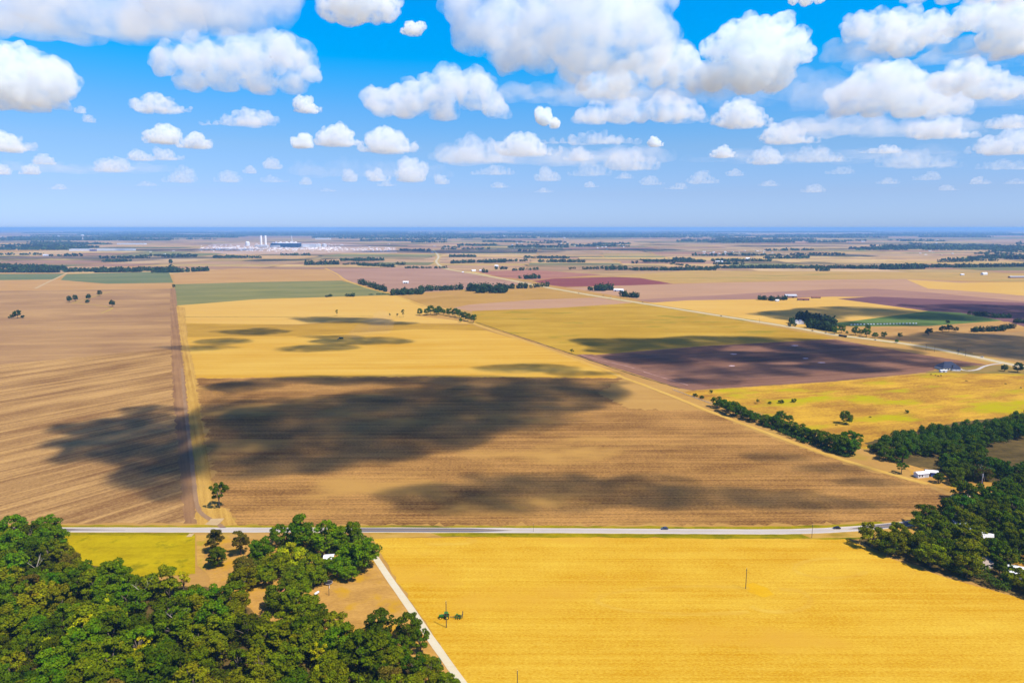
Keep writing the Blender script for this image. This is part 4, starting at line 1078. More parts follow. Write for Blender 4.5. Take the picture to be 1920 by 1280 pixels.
def roof_mesh(w, d, h, rh, o=.5, t=.16, hip=0.0):
    mb = MB(); bm = mb.bm
    x, y = w / 2 + o, d / 2 + o
    ze = h - o * rh / (d / 2)
    rx = x - hip
    lo = [(-x, -y, ze), (x, -y, ze), (x, y, ze), (-x, y, ze)]
    V = lambda p, dz: bm.verts.new((p[0], p[1], p[2] + dz))
    top = [V(p, t) for p in lo]; bot = [V(p, 0) for p in lo]
    r = [V((-rx, 0, h + rh), t), V((rx, 0, h + rh), t)]; rb = [V((-rx, 0, h + rh), 0), V((rx, 0, h + rh), 0)]
    F_ = bm.faces.new
    F_((top[0], top[1], r[1], r[0])); F_((top[2], top[3], r[0], r[1])); F_((bot[1], bot[0], rb[0], rb[1])); F_((bot[3], bot[2], rb[1], rb[0]))
    F_((bot[0], bot[1], top[1], top[0])); F_((bot[2], bot[3], top[3], top[2]))
    if hip > 0:
        F_((top[1], top[2], r[1])); F_((top[3], top[0], r[0])); F_((bot[2], bot[1], rb[1])); F_((bot[0], bot[3], rb[0]))
        F_((bot[1], bot[2], top[2], top[1])); F_((bot[3], bot[0], top[0], top[3]))
    else:
        F_((bot[1], rb[1], r[1], top[1])); F_((rb[1], bot[2], top[2], r[1])); F_((bot[0], top[0], r[0], rb[0])); F_((rb[0], r[0], top[3], bot[3]))
    return mb

def building(name, px, py, w, d, h, rh, rz, wm, rm, label, cat='house', doors=(), wins=(), hip=0.0, group=None, z=0, chim=False, over=.5):
    """doors / wins: (x, z, width, height, material) on the front wall (facing -y) ; x None -> gable end"""
    p = at(px, py)
    r = empty(name, (p.x, p.y, z), rz)
    mb = MB()
    if hip: mb.box(0, 0, h / 2, w, d, h)
    else: mb.prism([(-d / 2, 0), (d / 2, 0), (d / 2, h), (0, h + rh - .02), (-d / 2, h)], -w / 2, w / 2)
    me = mb.mesh('wall')
    if not hip: me.transform(Matrix.Rotation(R(90), 4, 'Z'))
    link('wall', me, wm, r)
    ro = roof_mesh(w, d, h, rh, over, hip=hip).build('roof', rm, r)
    if chim: MB().box(w * .2, d * .1, h + rh * .9, .8, .8, 1.8).build('chimney', W_BRICK, ro)
    for (x, z_, ww, hh, m) in doors: MB().box(x, -d / 2 - .03, z_ + hh / 2, ww, .1, hh).build('door', m, r)
    for (x, z_, ww, hh) in wins:
        f = MB().box(x, -d / 2 - .025, z_ + hh / 2, ww + .24, .08, hh + .24).build('window', W_WHITE, r)
        MB().box(x, -d / 2 - .075, z_ + hh / 2, ww, .06, hh).build('pane', G_DARK, f)
    return tag(r, label, cat, group)
win = lambda xs, z=1.0, w=1.1, h=1.3: [(x, z, w, h) for x in xs]

building('barn', 1727,893.5, 10,5,3.6,.8, R(10), W_WHITE, R_WHITE, 'low white barn with a garage door beside the blue barn', 'barn', doors=[(2.8,0,3.2,2.6,D_GREY)], wins=win([-3.6,-1.2],1.2))
building('barn', 1745.5,891.5, 8.5,5.5,3.9,.9, R(-16), W_BLUE, R_WHITE, 'blue walled barn with white roof behind the low white barn', 'barn', doors=[(-2.2,0,2.6,2.8,D_DARK)], wins=win([2.6],1.3,1.4,1.2))
h_ = building('house', 1776,692, 26,17,4.0,7.0, R(6), W_CREAM, R_NAVY, 'big house with steep dark blue hipped roof by the curving driveway', 'house', hip=8.0, doors=[(2,0,1.6,2.4,D_DARK)], wins=win([-9,-5,7],1.0,2,1.6), chim=True)
building('garage', 1790,694, 11,9,3.4,4.4, R(-8), W_WHITE, R_NAVY, 'garage with dark blue roof beside the big house', 'garage', hip=3.4, doors=[(-2.4,0,3.2,2.6,R_WHITE),(2.4,0,3.2,2.6,R_WHITE)])
building('shed', 1768,697, 9,4,2.4,.5, R(4), W_WHITE, R_WHITE, 'long low white shed in front of the big dark roofed house', 'shed', doors=[(0,0,2,2,D_DARK)])
building('house', 1494,607, 9,10,4.6,3.6, R(92), W_WHITE, R_GREY, 'white farmhouse gable by the highway, the left of two', 'house', wins=[(0,1.2,1.4,1.6)])
building('house', 1501,607, 9,10,4.6,3.6, R(92), W_WHITE, R_GREY, 'white farmhouse gable by the highway, the right of two', 'house', wins=[(0,1.2,1.4,1.6)])
building('shed', 1508,604, 8,6,3,1.4, R(10), W_WHITE, R_WHITE, 'small white shed behind the two white gables', 'shed', doors=[(0,0,2,2.2,D_DARK)])
building('barn', 1482,558, 32,16,6,4, R(-4), W_BRICK, R_GREY, 'long barn with a pale grey roof among farm trees', 'barn', doors=[(5,0,5,4,D_DARK)])
building('shed', 1506,563, 30,9,4,2, R(-6), W_BRICK, R_RUST, 'rusty brown farm shed right of the grey roofed barn', 'shed', doors=[(0,0,4,3,D_DARK)])
building('shed', 1530,559, 24,8,3,1.4, R(-3), W_BRICK, R_RUST, 'low rusty shed beyond the golden strip right of the farm', 'shed')
building('house', 1457,565, 9,7,3.4,2, R(0), W_WHITE, R_WHITE, 'small white house in front of the farm trees', 'house', wins=win([-2.5,2.5]))
building('barn', 1160,546, 30,13,5,3, R(-22), W_WHITE, R_WHITE, 'white barn at the end of the tree clump by the highway', 'barn', doors=[(-9,0,4,3.6,D_DARK)])
building('barn', 761,531, 20,12,5,2.6, R(2), W_WHITE, R_WHITE, 'white open sided barn alone on the pink field', 'barn', doors=[(-4,0,4,3.6,D_DARK),(3,0,4,3.6,D_DARK)])
building('house', 888,509, 18,12,4.5,4, R(20), W_CREAM, R_WHITE, 'pale roofed house by the highway between dark trees', 'house', wins=win([-4,4]))
building('shed', 902,508, 14,9,4,2.4, R(-10), W_WHITE, R_WHITE, 'white shed right of the pale roofed house by the highway', 'shed')
building('house', 931,500, 18,12,5,4, R(-15), W_WHITE, R_WHITE, 'white house behind the row of dark trees right of the far highway', 'house')
building('shed', 868,511, 8,6,3,1.5, R(0), W_WHITE, R_WHITE, 'little white shed at the left of the highway trees', 'shed')
building('barn', 1402,486, 28,14,6,4, R(4), W_WHITE, R_WHITE, 'white barn alone on the far green field', 'barn')
building('barn', 1348,492, 44,14,6,3, R(0), W_CREAM, R_WHITE, 'long pale barn over the dark tree row', 'barn')
building('barn', 1845,515, 26,12,6,4, R(20), W_WHITE, R_WHITE, 'bright white barn in the shaded far field at the right', 'barn')
building('shed', 1804,516, 14,9,4,2, R(0), W_WHITE, R_WHITE, 'small white shed left of the bright white barn', 'shed')
building('barn', 1908,521, 70,14,5,2.4, R(1), W_BRICK, R_GREY, 'long dark farm shed near the right edge', 'barn')
building('house', 1803,997, 9.5,8,3.4,2.6, R(35), W_WHITE, mat('pale_blue_roof', (.50, .58, .66), .5, .4, vary=.08, vscale=.5), 'house with pale blue roof in a gap of the right hand wood', 'house', doors=[(-1.5,0,1.1,2.1,D_DARK)], wins=win([2],1.0))
building('house', 1842,1012, 10.5,8,3.2,2.2, R(-30), W_WHITE, mat('pale_grey_roof', (.56, .55, .52), .5, .4, vary=.1, vscale=.5), 'house with pale grey roof deeper in the right hand wood', 'house', doors=[(1.5,0,1.1,2.1,D_DARK)], wins=win([-2.4],1.0))
building('house', 1840,1060, 9,8,3.0,2.2, R(15), W_CREAM, R_TAN, 'house with a grey brown roof in the sunlit part of the wood', 'house', doors=[(0,0,1.1,2.1,D_DARK)], wins=win([-2.6,2.6],1.0))
for k, (px, py, lab) in enumerate(((1913,1073,'long white trailer with a flat roof, the upper of two at the right edge'), (1917,1085,'long white trailer with a flat roof, the lower of two at the right edge'))):
    building('trailer', px, py, 13,3.2,2.8,.3, R(-28), W_WHITE, R_WHITE, lab, 'trailer', doors=[(1,0,.9,2,D_GREY)], wins=win([-4,4],1.1), over=.15, z=.3)
building('shed', 617,1053, 5.2,6,3.4,1.0, R(8), W_WHITE, R_WHITE, 'pale metal roofed shed half hidden by trees beside the yard', 'shed', doors=[(0,0,1.6,2.1,D_GREY)], z=.0)
building('shed', 1812,930, 4,3.4,2.4,.8, R(20), W_WHITE, R_TAN, 'tiny shed in the sunlit gap of the right hand wood', 'shed', doors=[(0,0,1,2,D_DARK)])
building('house', 1810,886, 8,6,3,1.6, R(10), W_WHITE, R_GREY, 'pale house nearly hidden by trees above the white pipe', 'house', wins=win([0]))
building('house', 1793,985, 7,6,3,1.6, R(10), W_WHITE, R_GREY, 'grey roofed cottage by the road bend under the trees', 'house', wins=win([0]))
building('barn', 86,480, 34,18,7,5, R(8), W_WHITE, R_WHITE, 'white farm building in the trees at the far left', 'barn')

# the plant and other far buildings
def far_box(name, px, py, w, d, h, m, label, cat, rz=0, roof=None, parts=()):
    p = at(px, py)
    r = empty(name, (p.x, p.y + d / 2, 0), rz)
    MB().box(0, 0, h / 2, w, d, h).build('wall', m, r)
    MB().box(0, 0, h + .6, w + 1.5, d + 1.5, 1.2).build('roof', roof or R_WHITE, r)
    for nm, x, y, z_, sx, sy, sz, mm in parts: MB().box(x, y, z_, sx, sy, sz).build(nm, mm, r)
    return tag(r, label, cat)
P_BLUE = mat('blue_cladding', (.008, .05, .13), .5, .3, vary=.2, vscale=.03)
P_GREY = mat('grey_cladding', (.50, .52, .56), .6, .3, vary=.15, vscale=.05)
far_box('factory', 533,464, 282,120,44, P_BLUE, 'huge dark blue factory hall with white rooftop units', 'factory', parts=[('roof_unit', x, -20 + (i % 3) * 14, 48 + (i % 2) * 3, 16, 14, 8 + (i % 2) * 5, R_WHITE) for i, x in enumerate(range(-125, 130, 26))] + [('annex', -90, -70, 12, 100, 18, 24, P_GREY)])
far_box('factory', 579,464, 150,80,34, P_GREY, 'grey factory block right of the dark blue hall', 'factory', parts=[('pipe_rack', -30, -42, 12, 70, 4, 20, W_WHITE)])
far_box('factory', 489,463, 130,60,20, P_GREY, 'low grey block under the two white towers', 'factory')
for px, lab in ((490.3, 'tall white tower beside the factory, the left of two'), (498.6, 'tall white tower beside the factory, the right of two')):
    p = at(px, 461.5); r = empty('tower', (p.x, p.y, 0))
    MB().cyl((0, 0, 0), (0, 0, 116), 10.5, 10.2, 20).build('shaft', W_TOWER, r)
    MB().cyl((0, 0, 116), (0, 0, 118), 11.5, 11.5, 20).build('cap', P_GREY, r)
    tag(r, lab, 'tower')
p = at(464.5, 461); r = empty('dome_tank', (p.x, p.y, 0))
MB().cyl((0, 0, 0), (0, 0, 34), 23, 23, 24).build('drum', W_WHITE, r); MB().ball((0, 0, 34), 23, 23, 16, 3).build('dome', W_WHITE, r, True)
tag(r, 'white domed tank left of the two white towers', 'tank')
for px in (598, 608.5):
    p = at(px, 463); r = empty('storage_tank', (p.x, p.y, 0))
    MB().cyl((0, 0, 0), (0, 0, 30), 24, 24, 24).build('drum', P_GREY, r); MB().cyl((0, 0, 30), (0, 0, 35), 24.5, 3, 24).build('lid', W_WHITE, r)
    tag(r, 'pale round storage tank at the right of the factory, the %s of two' % ('left' if px < 600 else 'right'), 'tank')
p = at(549, 462); r = empty('crane', (p.x, p.y, 0))
MB().box(0, 0, 5, 14, 10, 10).build('base', W_WHITE, r); MB().cyl((0, 0, 10), (-9, 0, 118), 4.2, 2.4, 6).build('boom', W_WHITE, r); MB().cyl((3, 0, 10), (10, 0, 60), 2.6, 1.8, 6).build('mast', W_WHITE, r)
tag(r, 'tall pale crane rising behind the factory hall', 'crane')
def water_tower(px, py, H, label):
    p = at(px, py); r = empty('water_tower', (p.x, p.y, 0))
    MB().cyl((0, 0, 0), (0, 0, H * .72), H * .09, H * .075, 14).build('stem', mat('pinkish_concrete', (.62, .52, .50), .8, .2), r)
    MB().cyl((0, 0, H * .70), (0, 0, H * .80), H * .08, H * .24, 20).cyl((0, 0, H * .80), (0, 0, H * .95), H * .24, H * .24, 20).cyl((0, 0, H * .95), (0, 0, H), H * .24, H * .06, 20).build('bowl', W_WHITE, r)
    tag(r, label, 'water tower')
water_tower(155.4, 450.5, 92, 'white water tower on a thick stem at the far left')
water_tower(1058, 453.5, 66, 'pale water tower on a pinkish stem far in the middle distance')
far_box('warehouse', 150,470.5, 190,50,16, W_WHITE, 'long white warehouse, leftmost of the far left pair', 'warehouse')
far_box('warehouse', 214,470.2, 330,50,17, W_WHITE, 'longest white warehouse, right of the dark annex', 'warehouse')
far_box('warehouse', 173,471, 46,30,15, mat('purple_grey', (.14, .12, .24), .6, .3), 'dark annex between the two long white warehouses', 'warehouse', roof=R_GREY)
far_box('warehouse', 245,458.5, 330,60,14, W_WHITE, 'thin white warehouse behind the longest one', 'warehouse')
far_box('warehouse', 605,449, 260,60,22, W_WHITE, 'white warehouse beyond the factory to the right', 'warehouse')
far_box('warehouse', 1385,439.5, 700,120,40, W_CREAM, 'pale sprawling building low on the right horizon', 'warehouse')
# scattered far houses
rb = random.Random(21)
tiny_me = {}
def tiny(px, py, w, d, h, label, group):
    k = rb.choice((0, 1, 2))
    if k not in tiny_me:
        mb = MB(); mb.prism([(-.5, 0), (.5, 0), (.5, .62), (0, 1.0), (-.5, .62)], -.5, .5)
        tiny_me[k] = mb.mesh('farm_building'); tiny_me[k].materials.append((W_WHITE, R_WHITE, W_CREAM)[k])
    p = at(px, py)
    o = bpy.data.objects.new('farm_building', tiny_me[k]); COL.objects.link(o)
    o.location = (p.x, p.y, 0); o.scale = (w, d, h); o.rotation_euler = (0, 0, rb.uniform(-.5, 2))
    tag(o, label, 'building', group)
for (x0, x1, y0, y1, n, lab) in ((1290, 1480, 470, 477, 22, 'tiny pale building in the far village at the right of centre'), (1680, 1820, 471, 478, 8, 'tiny pale building on the far farms at the right'), (960, 1200, 455, 468, 22, 'tiny pale building on the plain below the far water tower'), (900, 1100, 441, 446, 16, 'tiny pale building in the hazy blue town at the centre horizon'), (0, 130, 443, 450, 10, 'tiny pale building in the haze at the far left'), (640, 860, 456, 474, 8, 'tiny pale building right of the far factory site'), (1180, 1260, 441, 447, 8, 'tiny pale building in the haze right of the centre town'), (1560, 1760, 448, 458, 8, 'tiny pale building in the haze of the far right plain'), (270, 340, 470, 482, 5, 'tiny pale building in the trees below the warehouses')):
    for i in range(n):
        y = rb.uniform(y0, y1); m_ = mpp(960, y)
        tiny(rb.uniform(x0, x1), y, rb.uniform(2.2, 5.5) * m_, rb.uniform(1.5, 3.0) * m_, rb.uniform(1.0, 1.9) * m_ * (1 if y > 450 else .8), lab, lab.replace('tiny pale building', 'far buildings'))
# heaps, cabins and stores of the building site: nobody could count them
mb = MB()
for i in range(620):
    x = rb.choice([rb.uniform(375, 745), rb.uniform(400, 640)]); y = rb.gauss(465.5, 2.6) if x < 640 else rb.gauss(467.5, 1.6)
    y = min(473, max(457, y)); m_ = mpp(x, y); p = at(x, y)
    w = rb.uniform(.8, 3.2) * m_
    mb.box(p.x, p.y, .35 * m_, w, rb.uniform(8, 30), rb.uniform(.35, 1.2) * m_, rb.uniform(-.3, .3))
site = mb.build('building_site_clutter', mat('site_clutter', (.86, .83, .82), .8, .2, vary=.35, vscale=.004))
tag(site, 'pale clutter of cabins and stores on the far building site', 'building site', kind='stuff')
poly('building_site', [(360,470),(400,457),(480,455),(640,457),(742,464),(745,474),(600,476),(420,476)], field_mat('site_soil', lit(206,168,140), lit(236,206,186), 0, (200, 40.), 12, 160, c=lit(214,172,116), cth=.5, cscale=180, cstretch=3), z=.24, jag=3, seg=40, label='pale bare building site round the factory')

# ------------------------------------------------------------------ vehicles
GLASS = mat('car_glass', (.015, .02, .03), .08, .6)
TYRE = mat('tyre', (.015, .015, .015), .9, .1)
RIM = mat('rim', (.45, .45, .47), .35, .5, .6)
def wheel(r, x, y, rad, w, rim, parent):
    t = MB().cyl((x, y - w / 2, rad), (x, y + w / 2, rad), rad, rad, 18).build('wheel', TYRE, parent)
    MB().cyl((x, y - w / 2 - .02, rad), (x, y + w / 2 + .02, rad), rad * .58, rad * .58, 14).build('rim', rim, t)
def car(px, py, rz, col, label, dz=.245, van=False, cat='car', kind='parked_car'):
    p = at(px, py, dz); r = empty('car', (p.x, p.y, dz), rz)
    paint = mat('car_paint', col, .25, .5, .2)
    L, Wd = 4.7, 1.85
    b = MB().prism([(-2.35, .35), (2.3, .35), (2.36, .62), (2.2, .86), (1.25, .95), (-1.9, 1.02), (-2.32, .9)], -Wd / 2, Wd / 2).build('body', paint, r)
    cb = MB(); n = [(1.15, .95), (.35, 1.50), (-1.35, 1.56), (-2.05, 1.0)]
    cb.prism([(x, z) for x, z in n], -.78, .78).build('cabin', GLASS, r)
    MB().prism([(.36, 1.50), (-1.36, 1.56), (-1.3, 1.62), (.3, 1.56)], -.74, .74).build('roof', paint, r)
    for x in (1.45, -1.45):
        for y in (.80, -.80): wheel(r, x, y, .34, .24, RIM, r)
    for y in (.62, -.62):
        MB().box(2.31, y, .68, .1, .36, .16).build('headlight', mat('lamp_glass', (.8, .8, .78), .2, .5), r)
        MB().box(-2.31, y, .78, .08, .34, .16).build('tail_light', mat('red_lamp', (.4, .01, .01), .3, .5), r)
    return tag(r, label, cat)
car(1246,991.5, PI, (.05, .07, .12), 'dark blue grey car driving along the pale near road')
car(1569,990.5, PI - .03, (.006, .006, .008), 'black car at the start of the road bend by the right hand wood')
_hw = lambda a, b: row_angle(a, b)
for px, py, col, lab in ((1085,550,(.03,.03,.035),'dark car far up the highway, beside the white barn'), (1131,554.2,(.02,.02,.02),'black car on the highway below the white barn'), (1205,567,(.02,.02,.022),'black car on the highway right of the small tree clump'), (1352,592.5,(.02,.02,.02),'black car on the highway alone in the long bare stretch'), (1523,620,(.02,.02,.02),'black car on the highway in front of the white farmhouse'), (1548,624,(.02,.02,.022),'dark car on the highway just past the dark tree clump'), (1145,557,(.6,.6,.6),'white car on the highway near the black car'), (1641,637.5,(.7,.7,.72),'white car on the highway below the trio of trees'), (1841,669.5,(.7,.7,.72),'white car on the highway near the dark roofed house'), (1796,658,(.05,.03,.02),'dark pickup like car on the highway by the yellow sign')):
    car(px, py, _hw((1500,616),(1560,627)) + PI, col, lab, dz=.285)
# parked long dark trailer beside the highway
p = at(1580,631.5); r = empty('truck_trailer', (p.x, p.y, 0), _hw((1500,616),(1560,627)))
MB().box(0, 0, 2.4, 17, 2.6, 2.8).build('body', mat('dark_trailer', (.02, .018, .02), .6, .3), r)
MB().box(0, 0, .9, 16, 1.6, .25).build('chassis', TYRE, r)
for x in (-6, -4.8, 5, 6.2):
    for y in (-1, 1): wheel(r, x, y, .5, .35, RIM, r)
tag(r, 'long black trailer parked beside the highway', 'trailer')

JG = mat('green_paint', (.02, .16, .015), .4, .4, vary=.1, vscale=2)
JD = mat('dark_green_paint', (.008, .05, .012), .4, .4, vary=.1, vscale=2)
JY = mat('yellow_rim', (.85, .62, .01), .5, .3)
STEEL = mat('dark_steel', (.05, .05, .05), .6, .3, vary=.3, vscale=2)
def tractor(px, py, rz, paint, rim, label, s=1.0):
    p = at(px, py, .06); r = empty('tractor', (p.x, p.y, .06), rz, s)
    MB().prism([(.3, 1.0), (2.9, 1.0), (3.0, 1.25), (2.85, 1.75), (.3, 2.0)], -.55, .55).build('hood', paint, r)
    MB().box(.4, 0, .95, 4.2, .6, .5).build('chassis', STEEL, r)
    MB().box(-.75, 0, 2.15, 1.8, 1.7, 1.7, bev=.12).build('cab', GLASS, r)
    MB().box(-.75, 0, 3.08, 2.0, 1.9, .2, bev=.06).build('roof', paint, r)
    for y in (-1, 1): MB().box(-1.1, y * 1.05, 1.95, 1.5, .5, .14, bev=.05).build('fender', paint, r)
    MB().cyl((1.6, .5, 1.9), (1.6, .5, 2.9), .07, .06, 8).build('exhaust', STEEL, r)
    for y in (-1, 1):
        wheel(r, -1.15, y * 1.15, .98, .6, rim, r)
        wheel(r, 2.1, y * .95, .64, .42, rim, r)
    return tag(r, label, 'tractor')
tractor(834,1158.5, PI, JG, JY, 'green tractor with yellow wheel rims in front of the lane', 1.05)
tractor(823,1247, R(-62), JD, STEEL, 'dark green tractor parked on the edge of the white lane', .95)
p = at(859,1158, .06); r = empty('harrow', (p.x, p.y, .06), 0)
MB().box(-2.9, 0, .7, 2.6, .22, .22).build('drawbar', STEEL, r)
MB().box(0, 1.2, 1.0, 3.6, .2, .22).box(0, -1.2, 1.0, 3.6, .2, .22).box(-1.7, 0, 1.0, .2, 2.6, .22).box(1.7, 0, 1.0, .2, 2.6, .22).box(0, 0, 1.0, .2, 2.6, .22).build('frame', JG, r)
for sx, sy in ((1, 1), (1, -1)):
    MB().box(2.3, sy * 1.1, 2.0, .25, .25, 2.6, 0).box(2.5, sy * .5, 2.9, .2, 1.3, .2).box(2.4, sy * .6, 1.6, .2, 1.1, .2).build('wing', STEEL, r)
for x in (-1.2, -.2, .8):
    b = MB()
    for y in np.linspace(-1.3, 1.3, 8): b.cyl((x, y - .03, .36), (x + .04, y + .03, .36), .36, .36, 12)
    b.build('disc_gang', STEEL, r)
MB().box(-.6, .6, 1.6, .9, .7, .9, bev=.1).build('tank', JG, r); MB().box(.5, -.5, 1.5, .8, .8, .8, bev=.1).build('seed_box', JD, r)
for y in (-1.6, 1.6): wheel(r, .3, y, .5, .3, JY, r)
tag(r, 'green disc harrow with folded dark wings behind the green tractor', 'harrow')
# harvester raising dust far out
p = at(640,636); r = empty('combine_harvester', (p.x, p.y, 0), PI)
MB().box(0, 0, 2.4, 7, 3.2, 2.6, bev=.3).build('body', JD, r); MB().box(3.0, 0, 3.4, 1.8, 2.6, 1.8, bev=.2).build('cab', GLASS, r); MB().box(5.0, 0, .9, 1.6, 9.5, 1.2, bev=.2).build('header', STEEL, r)
for y in (-1.6, 1.6):
    wheel(r, 2.2, y, 1.0, .8, JY, r); wheel(r, -2.4, y, .6, .5, JY, r)
tag(r, 'dark combine harvester raising dust on the far yellow field', 'harvester')
L = []
rd = random.Random(2)
for k in range(9): L.append((k * 8, rd.uniform(-5, 5), 4 + k * 3.0, 9 + k * 1.6, 8 + k, 5 + k * 2.2))
dm = lump_mesh(L, 90, 3.0, disp=(.08, .04), rnd=rd)
d_o = link('dust', dm, volmat('dust_air', (.95, .80, .66), .0045, 0), None, (p.x + 12, p.y + 4, .4))
tag(d_o, 'pale dust cloud hanging behind the combine harvester', 'dust', kind='stuff')

# ------------------------------------------------------------------ poles, fences, small things
POLE = mat('pole_wood', (.085, .062, .05), .9, .1, vary=.3, vscale=2)
INS = mat('insulator', (.6, .6, .62), .4, .5)
def pole(px, py, h, label, r0=.19, arm=True):
    p = at(px, py); r = empty('utility_pole', (p.x, p.y, 0), R(8))
    MB().cyl((0, 0, -.3), (0, 0, h), r0, r0 * .68, 10).build('shaft', POLE, r)
    MB().cyl((0, 0, h), (0, 0, h + .35), .07, .05, 8).build('insulator', INS, r)
    if arm:
        MB().box(0, .22, h - 1.4, .3, .3, .7).build('bracket', POLE, r)
        MB().cyl((.16, 0, h - 1.2), (.16, 0, h - .8), .06, .04, 8).build('pin', INS, r)
    return tag(r, label, 'utility pole')
pole(837,1176, 14.5, 'wooden utility pole in front of the green tractor', .24)
pole(1398,1103.5, 12.5, 'wooden utility pole alone in the golden field', .21)
pole(970,1312, 14, 'wooden utility pole cut by the bottom edge of the photo', .22)
pole(1522,1008, 9.5, 'wooden utility pole standing at the near road', .16)
pole(1000,997, 6, 'short thin pole beside the near road above the golden field', .1, False)
for px, py, lab in ((1736,657,'utility pole beside the highway, left of the next pole'), (1752,660,'utility pole beside the highway, right of its neighbour'), (1796,665,'utility pole beside the highway by the dark car'), (1424,605,'utility pole beside the highway next to the farmhouse'), (1163,563,'utility pole beside the highway near the tree clump'), (1810,668,'utility pole beside the highway nearest the yellow sign')):
    pole(px, py, 11, lab, .22)
p = at(1841,908); r = empty('standpipe', (p.x, p.y, 0))
MB().cyl((0, 0, 0), (0, 0, 8.4), .34, .34, 14).build('pipe', W_WHITE, r); MB().cyl((0, 0, 8.4), (0, 0, 8.7), .42, .42, 14).build('cap', R_GREY, r)
tag(r, 'white upright pipe in the clearing before the bare tree', 'pipe')
p = at(616,1094); r = empty('trampoline', (p.x, p.y, 0))
MB().cyl((0, 0, .88), (0, 0, .94), 2.0, 2.0, 28).build('mat', mat('black_mesh', (.02, .02, .025), .8, .2), r)
b = MB()
for i in range(28):
    a, c = 2 * PI * i / 28, 2 * PI * (i + 1) / 28
    b.cyl((2.2 * math.cos(a), 2.2 * math.sin(a), .92), (2.2 * math.cos(c), 2.2 * math.sin(c), .92), .17, .17, 6)
b.build('rim', mat('rim_pad', (.30, .26, .24), .8, .2), r)
for i in range(6):
    a = 2 * PI * i / 6
    MB().cyl((2.2 * math.cos(a), 2.2 * math.sin(a), 0), (2.2 * math.cos(a), 2.2 * math.sin(a), .9), .05, .05, 6).build('leg', STEEL, r)
tag(r, 'round black trampoline on the bare yard', 'trampoline')
p = at(617,1116); r = empty('lamp_post', (p.x, p.y, 0))
MB().cyl((0, 0, 0), (0, 0, 6.4), .16, .12, 8).build('shaft', POLE, r); MB().cyl((.4, 0, 4.4), (.4, 0, 6.0), .14, .14, 8).build('meter_box', W_WHITE, r)
tag(r, 'short pole with a white box below the trampoline', 'pole')
p = at(594,1114); r = empty('gas_tank', (p.x, p.y, 0), R(60))
MB().cyl((-1.3, 0, 1.0), (1.3, 0, 1.0), .62, .62, 16).ball((-1.3, 0, 1.0), .35, .6, .6).ball((1.3, 0, 1.0), .35, .6, .6).build('drum', W_WHITE, r, True)
for x in (-.8, .8): MB().box(x, 0, .3, .2, .8, .6).build('foot', STEEL, r)
tag(r, 'white gas tank at the tree edge left of the trampoline', 'tank')
def junk(px, py, w, d, h, col, label, name='utility_trailer'):
    p = at(px, py); r = empty(name, (p.x, p.y, 0), R(trng.uniform(-40, 40)))
    MB().box(0, 0, .55 + h / 2, w, d, h, bev=.06).build('bed', mat('trailer_paint', col, .6, .3, vary=.15, vscale=1), r)
    for y in (-1, 1): wheel(r, 0, y * (d / 2 + .14), .34, .22, RIM, r)
    MB().box(w / 2 + .7, 0, .5, 1.4, .12, .12).build('drawbar', STEEL, r)
    tag(r, label, 'trailer')
junk(528,1108, 3.2,1.9,.9, (.55,.24,.14), 'rust orange utility trailer in the trees by the bare clearing')
junk(545,1078, 2.6,1.8,.7, (.7,.7,.7), 'white utility trailer left of the pale shed')
junk(1700,1010, 3,2,.8, (.7,.7,.7), 'white utility trailer under the lower right trees')
junk(1762,1015, 3,2,.8, (.6,.30,.18), 'rusty utility trailer under the lower right trees')
junk(1725,1022, 2.6,1.9,.8, (.25,.3,.35), 'blue grey utility trailer under the lower right trees')
car(1800,1023, R(40), (.7,.7,.7), 'white car parked under the trees by the pale grey roof', dz=.16)
car(1866,1014, R(-30), (.65,.65,.66), 'white car parked right of the pale grey roofed house', dz=.16)
car(1788,931, R(20), (.6,.55,.5), 'pale car parked in the sunlit gap of the right hand wood', dz=.16)
car(1850,895, R(10), (.3,.33,.4), 'grey car parked in the shade near the white pipe', dz=.16)
# pale rail fence at the field corner
p0, p1 = at(1262,731), at(1336,758)
d = (p1 - p0).to_2d(); n = 24
r = empty('rail_fence', (p0.x, p0.y, 0), math.atan2(d.y, d.x))
for k in range(n + 1):
    MB().box(d.length * k / n, 0, .6, .12, .12, 1.2).build('post', W_CREAM, r)
for z_ in (.5, 1.0): MB().box(d.length / 2, -.12, z_, d.length, .08, .28).build('rail', W_CREAM, r)
tag(r, 'pale rail fence at the corner above the hedgerow', 'fence')
# white bales in a row
bale_me = MB().cyl((-.9, 0, .85), (.9, 0, .85), .85, .85, 16).mesh('hay_bale'); bale_me.materials.append(W_WHITE)
for i in range(21):
    f = i / 20
    p = at(1596 + 122 * f + rb.uniform(-.6, .6), 609.8 - 2.6 * f ** .7)
    o = bpy.data.objects.new('hay_bale', bale_me); COL.objects.link(o)
    o.location = (p.x, p.y, 0); o.scale = (1.7, 1.5, 1.35); o.rotation_euler = (0, 0, rb.uniform(-.2, .2))
    tag(o, 'white wrapped bale in the long dotted row below the green crop', 'bale', 'row of white wrapped bales')
# road signs
def sign(px, py, label):
    p = at(px, py); r = empty('road_sign', (p.x, p.y, 0), R(40))
    MB().cyl((0, 0, 0), (0, 0, 2.6), .06, .06, 8).build('post', STEEL, r)
    me = MB().box(0, -.08, 3.1, 1.5, .05, 1.5).mesh('panel'); me.transform(Matrix.Translation((0, 0, 3.1)) @ Matrix.Rotation(R(45), 4, 'Y') @ Matrix.Translation((0, 0, -3.1)))
    link('panel', me, mat('sign_yellow', (.85, .50, .02), .5, .3), r)
    tag(r, label, 'road sign')
sign(1707,645, 'yellow diamond sign by the highway, the farther one')
sign(1825,666, 'yellow diamond sign by the highway, the nearer one')

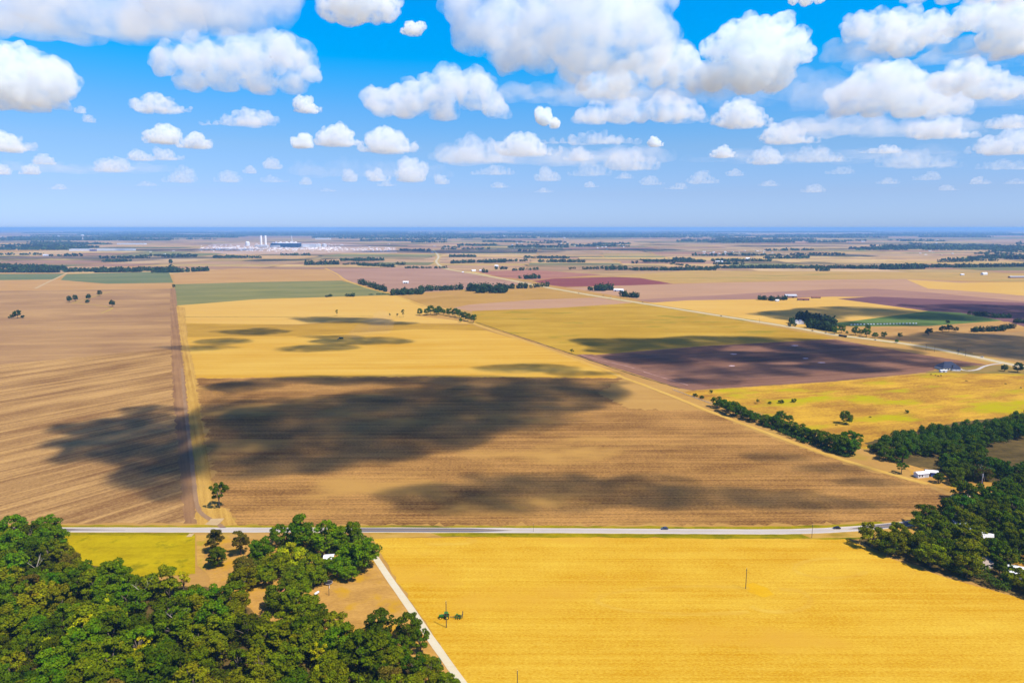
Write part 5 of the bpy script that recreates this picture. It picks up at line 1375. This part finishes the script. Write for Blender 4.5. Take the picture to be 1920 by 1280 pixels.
# cattle: one continuous skinned body each
def cow_mesh():
    pts = [(0,0,1.05),(.55,0,1.08),(.95,0,1.12),(1.25,0,1.02),(1.55,0,.80),(-.55,0,1.08),(-.85,0,1.05),
           (.72,.22,.75),(.72,.22,.38),(.72,.22,.03),(.72,-.22,.75),(.72,-.22,.38),(.72,-.22,.03),
           (-.78,.22,.72),(-.86,.22,.42),(-.80,.22,.03),(-.78,-.22,.72),(-.86,-.22,.42),(-.80,-.22,.03),(-1.02,0,.85),(-1.05,0,.5),(1.72,0,.66)]
    ed = [(0,1),(1,2),(2,3),(3,4),(0,5),(5,6),(1,7),(7,8),(8,9),(1,10),(10,11),(11,12),(6,13),(13,14),(14,15),(6,16),(16,17),(17,18),(6,19),(19,20),(4,21)]
    rad = [.40,.38,.26,.17,.14,.38,.28,.15,.085,.07,.15,.085,.07,.17,.09,.07,.17,.09,.07,.05,.03,.10]
    me = bpy.data.meshes.new('cow'); me.from_pydata(pts, ed, [])
    o = bpy.data.objects.new('tmp', me); COL.objects.link(o)
    o.modifiers.new('s', 'SKIN'); s2 = o.modifiers.new('u', 'SUBSURF'); s2.levels = 1
    for i, q in enumerate(rad): me.skin_vertices[0].data[i].radius = (q, q)
    me.skin_vertices[0].data[0].use_root = True
    out = bpy.data.meshes.new_from_object(o.evaluated_get(bpy.context.evaluated_depsgraph_get()))
    bpy.data.objects.remove(o)
    out.polygons.foreach_set('use_smooth', [True] * len(out.polygons))
    return out
cow_me = cow_mesh(); cow_me.materials.clear(); cow_me.materials.append(mat('cow_hide', (.035, .018, .012), .8, .2, vary=.3, vscale=1))
for px, py, lab in ((1746,703,'dark cow on the pasture, leftmost of four by the pale soil'),(1754,704.5,'dark cow, second of four below the dark roofed house'),(1758.5,706,'dark cow, third of four below the dark roofed house'),(1764.5,705,'dark cow, rightmost of four below the dark roofed house'),(1812,715,'cow alone in the middle of the yellow pasture'),(1885,720.5,'cow on the pasture, the upper of two at the right'),(1914,728,'cow on the pasture, the lower of two at the right'),(1631,783,'cow beside the round dark tree on the pasture'),(1568,798,'cow in the shade left of the round dark tree')):
    p = at(px, py); o = bpy.data.objects.new('cow', cow_me); COL.objects.link(o)
    o.location = (p.x, p.y, 0); o.rotation_euler = (0, 0, rb.uniform(0, 6)); o.scale = (1.15,) * 3
    tag(o, lab, 'cow')
